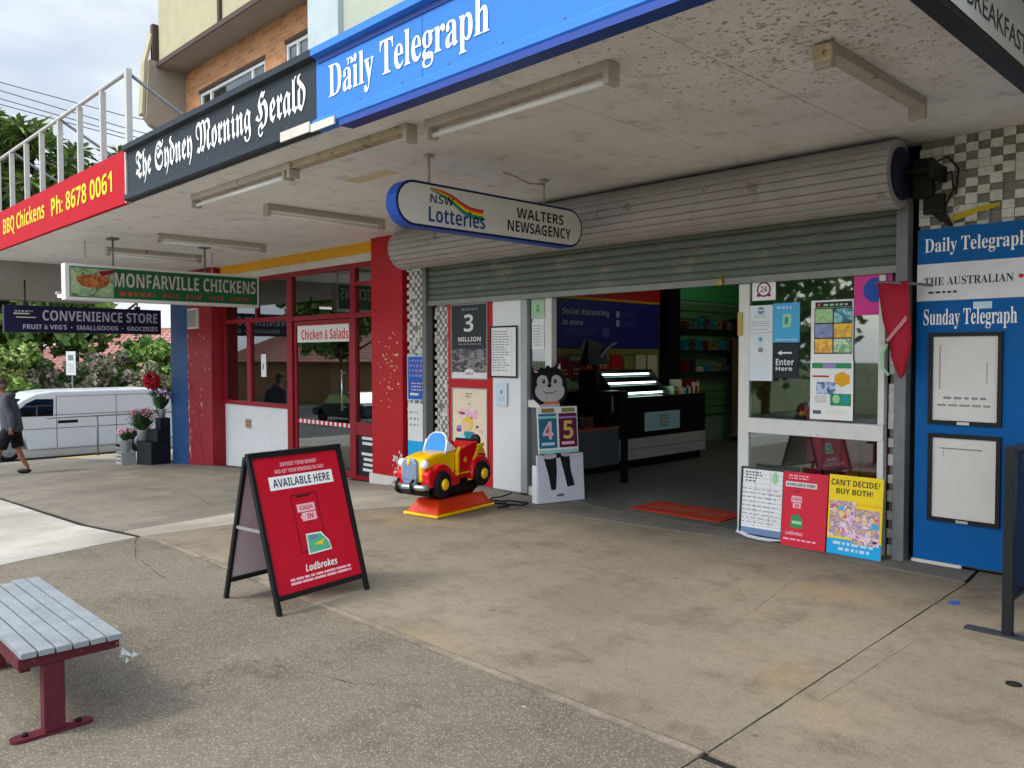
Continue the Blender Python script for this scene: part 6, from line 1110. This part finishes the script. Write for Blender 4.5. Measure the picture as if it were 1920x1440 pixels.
def tree(label, name, x, y, z, h, r, kind, seed, n=5200, size=.2, mats=('leaf_a', 'leaf_b', 'leaf_c'), group=None, cat='tree', low=.35):
    t = thing(name, label, cat, (x, y, z), 0, group); rr = random.Random(seed); m = MB(); m.mat('bark'); m.tube([(x, y, z), (x+.1*r*.3, y, z+h*.3), (x, y+.05*r, z+h*.62), (x, y, z+h*.85)], [.022*h, .018*h, .013*h, .006*h], 8)
    for k in range(7):
        a = rr.uniform(0, 6.28); z0 = z+h*rr.uniform(.28, .6); m.tube([(x, y, z0), (x+math.cos(a)*r*.4, y+math.sin(a)*r*.4, z0+h*.1), (x+math.cos(a)*r*.8, y+math.sin(a)*r*.8, z0+h*.22)], [.018*h, .01*h, .004*h], 6)
    m.build('trunk', None, t); bl = []
    for k in range(9):
        a = rr.uniform(0, 6.28); q = rr.uniform(.1, .7)*r; f = rr.random(); bl.append((x+math.cos(a)*q, y+math.sin(a)*q, z+h*(low+(.92-low)*f), r*rr.uniform(.35, .6)*(1.15-.5*f), r*rr.uniform(.3, .5)))
    crown('crown', t, bl, n, size, mats, seed); return t
def spiky(label, x, y, z, h, r, seed):
    """open crown of long narrow drooping fronds on radiating limbs"""
    t = thing('frond_tree', label, 'tree', (x, y, z)); rr = random.Random(seed); m = MB(); m.mat('bark'); m.tube([(x, y, z), (x, y, z+h*.5), (x+.2, y, z+h*.8)], [.2, .16, .08], 8); fm_ = MB()
    for k in range(64):
        a = rr.uniform(0, 6.28); f = rr.random(); z0 = z+h*(.42+.45*f); ln = r*(1.05-.5*f)*rr.uniform(.5, 1); tip = Vector((x+math.cos(a)*ln, y+math.sin(a)*ln, z0+h*.12*rr.uniform(.3, 1.2))); m.tube([(x, y, z0-.2), (Vector((x, y, z0))+tip)/2, tip], [.06, .04, .02], 5)
        for q in range(7):
            c = Vector((x, y, z0)).lerp(tip, .35+.65*q/6)
            for s in range(16):
                a2 = rr.uniform(0, 6.28); e = rr.uniform(-.5, .8); L2 = rr.uniform(.45, .95); dv = Vector((math.cos(a2)*math.cos(e), math.sin(a2)*math.cos(e), math.sin(e))); sd = dv.cross(Vector((0, 0, 1))).normalized()*.075
                p1 = c+dv*L2*.6; p2 = c+dv*L2+Vector((0, 0, -.12)); fm_.mat(('leaf_b', 'leaf_a', 'leaf_d', 'leaf_c')[(k+s) % 4]); fm_.add([c, p1-sd, p2, p1+sd], [(0, 1, 2, 3)])
    m.build('trunk', None, t); fm_.build('crown', None, t, fixn=False)
spiky('tall tree with spiky drooping fronds behind the awning railing', -37.0, 9.45, -1.4, 13.0, 4.9, 11)
tree('dense dark green tree at the far left behind the railing', 'leafy_tree', -38.5, 6.0, -1.4, 10.6, 4.2, 0, 21, 12000, .26, ('leaf_b', 'leaf_a', 'leaf_b', 'leaf_c'), 'trees beyond the cross street')
tree('mid green rounded tree behind the railing posts', 'leafy_tree', -38.5, 11.2, -1.4, 10.2, 3.4, 0, 22, 8000, .26, ('leaf_a', 'leaf_b', 'leaf_c'), 'trees beyond the cross street')
def bush(label, x, y, z, r, h, seed, mats, n=2600, size=.13):
    n = int(n*3.2); size = .15; h *= 1.2
    t = thing('bush', label, 'bush', (x, y, z), 0, 'bushes behind the van'); rr = random.Random(seed); m = MB(); m.mat('bark')
    for k in range(6): a = rr.uniform(0, 6.28); m.tube([(x, y, z), (x+math.cos(a)*r*.3, y+math.sin(a)*r*.3, z+h*.4), (x+math.cos(a)*r*.6, y+math.sin(a)*r*.6, z+h*.75)], [.05, .03, .012], 5)
    m.build('stem', None, t); bl = []
    for k in range(7): a = rr.uniform(0, 6.28); q = rr.uniform(0, .62)*r; bl.append((x+math.cos(a)*q, y+math.sin(a)*q, z+h*rr.uniform(.25, .78), r*rr.uniform(.45, .65), h*rr.uniform(.2, .3)))
    crown('crown', t, bl, n, size, mats, seed)
mixs = (('leaf_a', 'leaf_e', 'leaf_d'), ('leaf_d', 'leaf_e', 'leaf_b', 'leaf_d'), ('leaf_a', 'leaf_c', 'leaf_b'), ('leaf_c', 'leaf_a', 'leaf_f'))
bush('bright green shrub behind the walking man', -34.6, 7.3, -1.46, 2.0, 3.1, 31, mixs[3]); bush('tall green and pinkish shrub at the far left', -36.6, 5.6, -1.46, 2.3, 4.3, 32, mixs[0], 3400)
bush('dusty grey-brown bush left of the street sign', -35.4, 9.2, -1.46, 1.7, 2.9, 33, mixs[1]); bush('dusty grey bush behind the street sign', -35.6, 11.3, -1.46, 2.0, 3.1, 34, mixs[1], 3000)
bush('large mid green bush right of the street sign', -34.6, 13.6, -1.46, 2.3, 3.6, 35, mixs[2], 4200); bush('green bush partly hidden by the blue pillar', -34.0, 16.4, -1.46, 2.4, 4.0, 36, mixs[2], 3600); bush('low brown-green bush behind the rear of the van', -33.2, 12.6, -1.46, 1.6, 2.6, 37, mixs[0])
tree('broad tree across the main street, mirrored in the shop glass', 'leafy_tree', -41, -13, -1.46, 7, 3.8, 0, 51, 4200, .32, ('leaf_a', 'leaf_b', 'leaf_c'), 'trees across the main street')
tree('smaller tree across the main street, mirrored in the shop glass', 'leafy_tree', -15, -15, -1.0, 8, 4.2, 0, 52, 3600, .32, ('leaf_a', 'leaf_b', 'leaf_c'), 'trees across the main street')
# ------------------------------------------------------------------ walking man
P('skin', '#8a5a44', rough=.55, var=.08); P('hoodie', '#4c4f55', rough=.9, var=.15, scale=14, bump=.3, bscale=80); P('shorts', '#121317', rough=.9, var=.1); P('shoe', '#17181b', rough=.6, var=.1); P('capgrey', '#4b3a38', rough=.9, var=.1); P('hair', '#6a5a48', rough=.8, var=.1)
def skin(name, pts, edges, rad, mat, parent, root=0, sub=2):
    me = bpy.data.meshes.new(name); me.from_pydata(pts, edges, []); me.materials.append(MATS[mat]); o = bpy.data.objects.new(name, me); COL.objects.link(o); o.parent = parent; WROOT[o.name] = WROOT[parent.name]
    md = o.modifiers.new('skin', 'SKIN'); 
    for i, r in enumerate(rad): me.skin_vertices[0].data[i].radius = (r, r) if not isinstance(r, tuple) else r; me.skin_vertices[0].data[i].use_root = (i == root)
    md.use_smooth_shade = True; s = o.modifiers.new('sub', 'SUBSURF'); s.levels = sub; s.render_levels = sub; return o
def addskin(me_pts):
    pass
pt = thing('person', 'man in a dark grey hooded top and black shorts walking past the van', 'person', (-17.25, 3.93, gz(-17.25)), R(-30))
pts = [(0, 0, .94), (0, -.02, 1.12), (0, -.06, 1.32), (0, -.10, 1.46), (0, -.14, 1.53), (0, -.18, 1.60), (0, -.18, 1.69)]; rad = [(.15, .11), (.14, .10), (.16, .11), (.08, .07), (.055, .055), (.085, .095), (.07, .08)]; ed = [(0, 1), (1, 2), (2, 3), (3, 4), (4, 5), (5, 6)]
def chain(start, seq):
    p = start
    for q, r in seq: pts.append(q); rad.append(r); ed.append((p, len(pts)-1)); p = len(pts)-1
    return p
chain(0, [((.10, -.02, .86), .095), ((.11, -.16, .50), .06), ((.10, -.22, .28), .052), ((.10, -.25, .09), .035), ((.10, -.38, .035), .035)])
chain(0, [((-.10, .02, .86), .095), ((-.11, .06, .50), .06), ((-.10, .13, .30), .052), ((-.10, .24, .10), .035), ((-.10, .13, .035), .035)])
for s in (1, -1):
    sw = .10 if s > 0 else -.10
    w_ = chain(2, [((s*.15, -.06, 1.39), .06), ((s*.21, -.05, 1.30), .052), ((s*.24, .04+sw*.3, 1.10), .04), ((s*.23, -.02+sw, .90), .028)])
    hnd = chain(w_, [((s*.23, -.04+sw, .84), (.02, .035))])
    for q in range(4): chain(hnd, [((s*.225, -.07+sw+.02*q, .79), .008), ((s*.215, -.075+sw+.02*q, .755-.005*(q % 2)), .0075)])
    chain(w_, [((s*.21, -.075+sw, .855), .010), ((s*.205, -.09+sw, .82), .008)])
skin('body', pts, ed, rad, 'skin', pt)
def loft(mb, rows, n=14):      # rows: centre x, y, z, half width, half depth
    rg = []
    for k, (x, y, z, a, b) in enumerate(rows):
        rg.append([(x+a*math.cos(2*math.pi*q/n)*(1+.03*math.sin(5*q+k*2)), y+b*math.sin(2*math.pi*q/n)*(1+.05*math.sin(3*q+k)), z) for q in range(n)])
    sm = mb.sm; mb.sm = True; mb.rings(rg); mb.sm = sm
m = MB(); m.mat('hoodie'); loft(m, [(0, .02, .80, .20, .155), (0, .02, .84, .215, .17), (0, -.0, .96, .215, .17), (0, -.02, 1.12, .215, .165), (0, -.05, 1.28, .215, .155), (0, -.07, 1.38, .19, .13), (0, -.09, 1.45, .11, .10), (0, -.12, 1.49, .07, .08)])
for s_ in (1, -1):
    sw = .10 if s_ > 0 else -.10
    m.tube([(s_*.13, -.06, 1.40), (s_*.19, -.055, 1.37), (s_*.235, -.02, 1.24), (s_*.25, .05+sw*.3, 1.10), (s_*.245, .02+sw*.6, 1.0), (s_*.235, -.01+sw, .90), (s_*.235, -.015+sw, .885)], [.06, .082, .078, .072, .064, .052, .045], 12)
m.build('hooded_top', None, pt, world=False)
m = MB(); m.mat('shorts'); loft(m, [(0, .02, .72, .15, .12), (0, .01, .80, .19, .15), (0, .0, .92, .19, .145)])
m.tube([(.09, .0, .86), (.10, -.05, .76), (.11, -.10, .64), (.112, -.145, .50), (.112, -.147, .495)], [.11, .115, .108, .102, .09], 14); m.tube([(-.09, .01, .86), (-.10, .03, .76), (-.11, .045, .64), (-.112, .07, .50), (-.112, .072, .495)], [.11, .115, .108, .102, .09], 14)
m.build('shorts', None, pt, world=False)
m = MB(); m.mat('shoe'); m.ball((.10, -.33, .045), .06, .85, 2.2, .8, 10, 8); m.build('shoe', None, pt, world=False); m = MB(); m.mat('shoe'); m.ball((-.10, .17, .045), .06, .85, 2.1, .8, 10, 8); m.build('shoe', None, pt, world=False)
m = MB(); m.mat('capgrey'); m.ball((0, -.175, 1.72), .108, .9, 1.05, .72, 12, 8); m.box(-.07, .07, -.36, -.25, 1.70, 1.715); m.build('cap', None, pt, world=False, bevel=.004)
m = MB(); m.mat('hair'); m.ball((0, -.13, 1.64), .10, .88, .85, .8, 12, 8); m.build('hair', None, pt, world=False)
m = MB(); m.mat('skin'); m.ball((0, -.285, 1.625), .018, .8, 1.4, 1.2, 8, 6)
for s in (-1, 1): m.ball((s*.092, -.17, 1.63), .022, .5, 1, 1.4, 8, 6); m.mat('white'); m.ball((s*.034, -.262, 1.655), .013, 1, .6, .7, 8, 6); m.mat('skin')
m.mat('darkred'); m.ball((0, -.272, 1.578), .022, 1, .4, .3, 8, 6); m.build('face', None, pt, world=False)
m = MB(); m.mat('hoodie'); m.ball((0, -.02, 1.47), .13, 1, .8, .6, 12, 8); m.build('hood', None, pt, world=False)
# small litter marks
m = MB(); m.mat('royal'); F4 = Fr((0, 0, .0), (1, 0, 0), (0, 1, 0)); 
poly(m, F4, [(-1.70, 5.47), (-1.66, 5.46), (-1.63, 5.50), (-1.66, 5.56), (-1.69, 5.53)], 'royal', .0012); tag(m.build('paint_spot', None, None, fixn=False), 'small blue paint spot on the concrete near the barrier', 'mark')
m = MB(); m.mat('rubber'); m.lathe([(.001, 0), (.035, 0), (.035, .004), (.001, .004)], (-1.05, 4.33, .001), 14); tag(m.build('floor_cap', None, None), 'small dark round cap in the pavement at the right', 'cap')
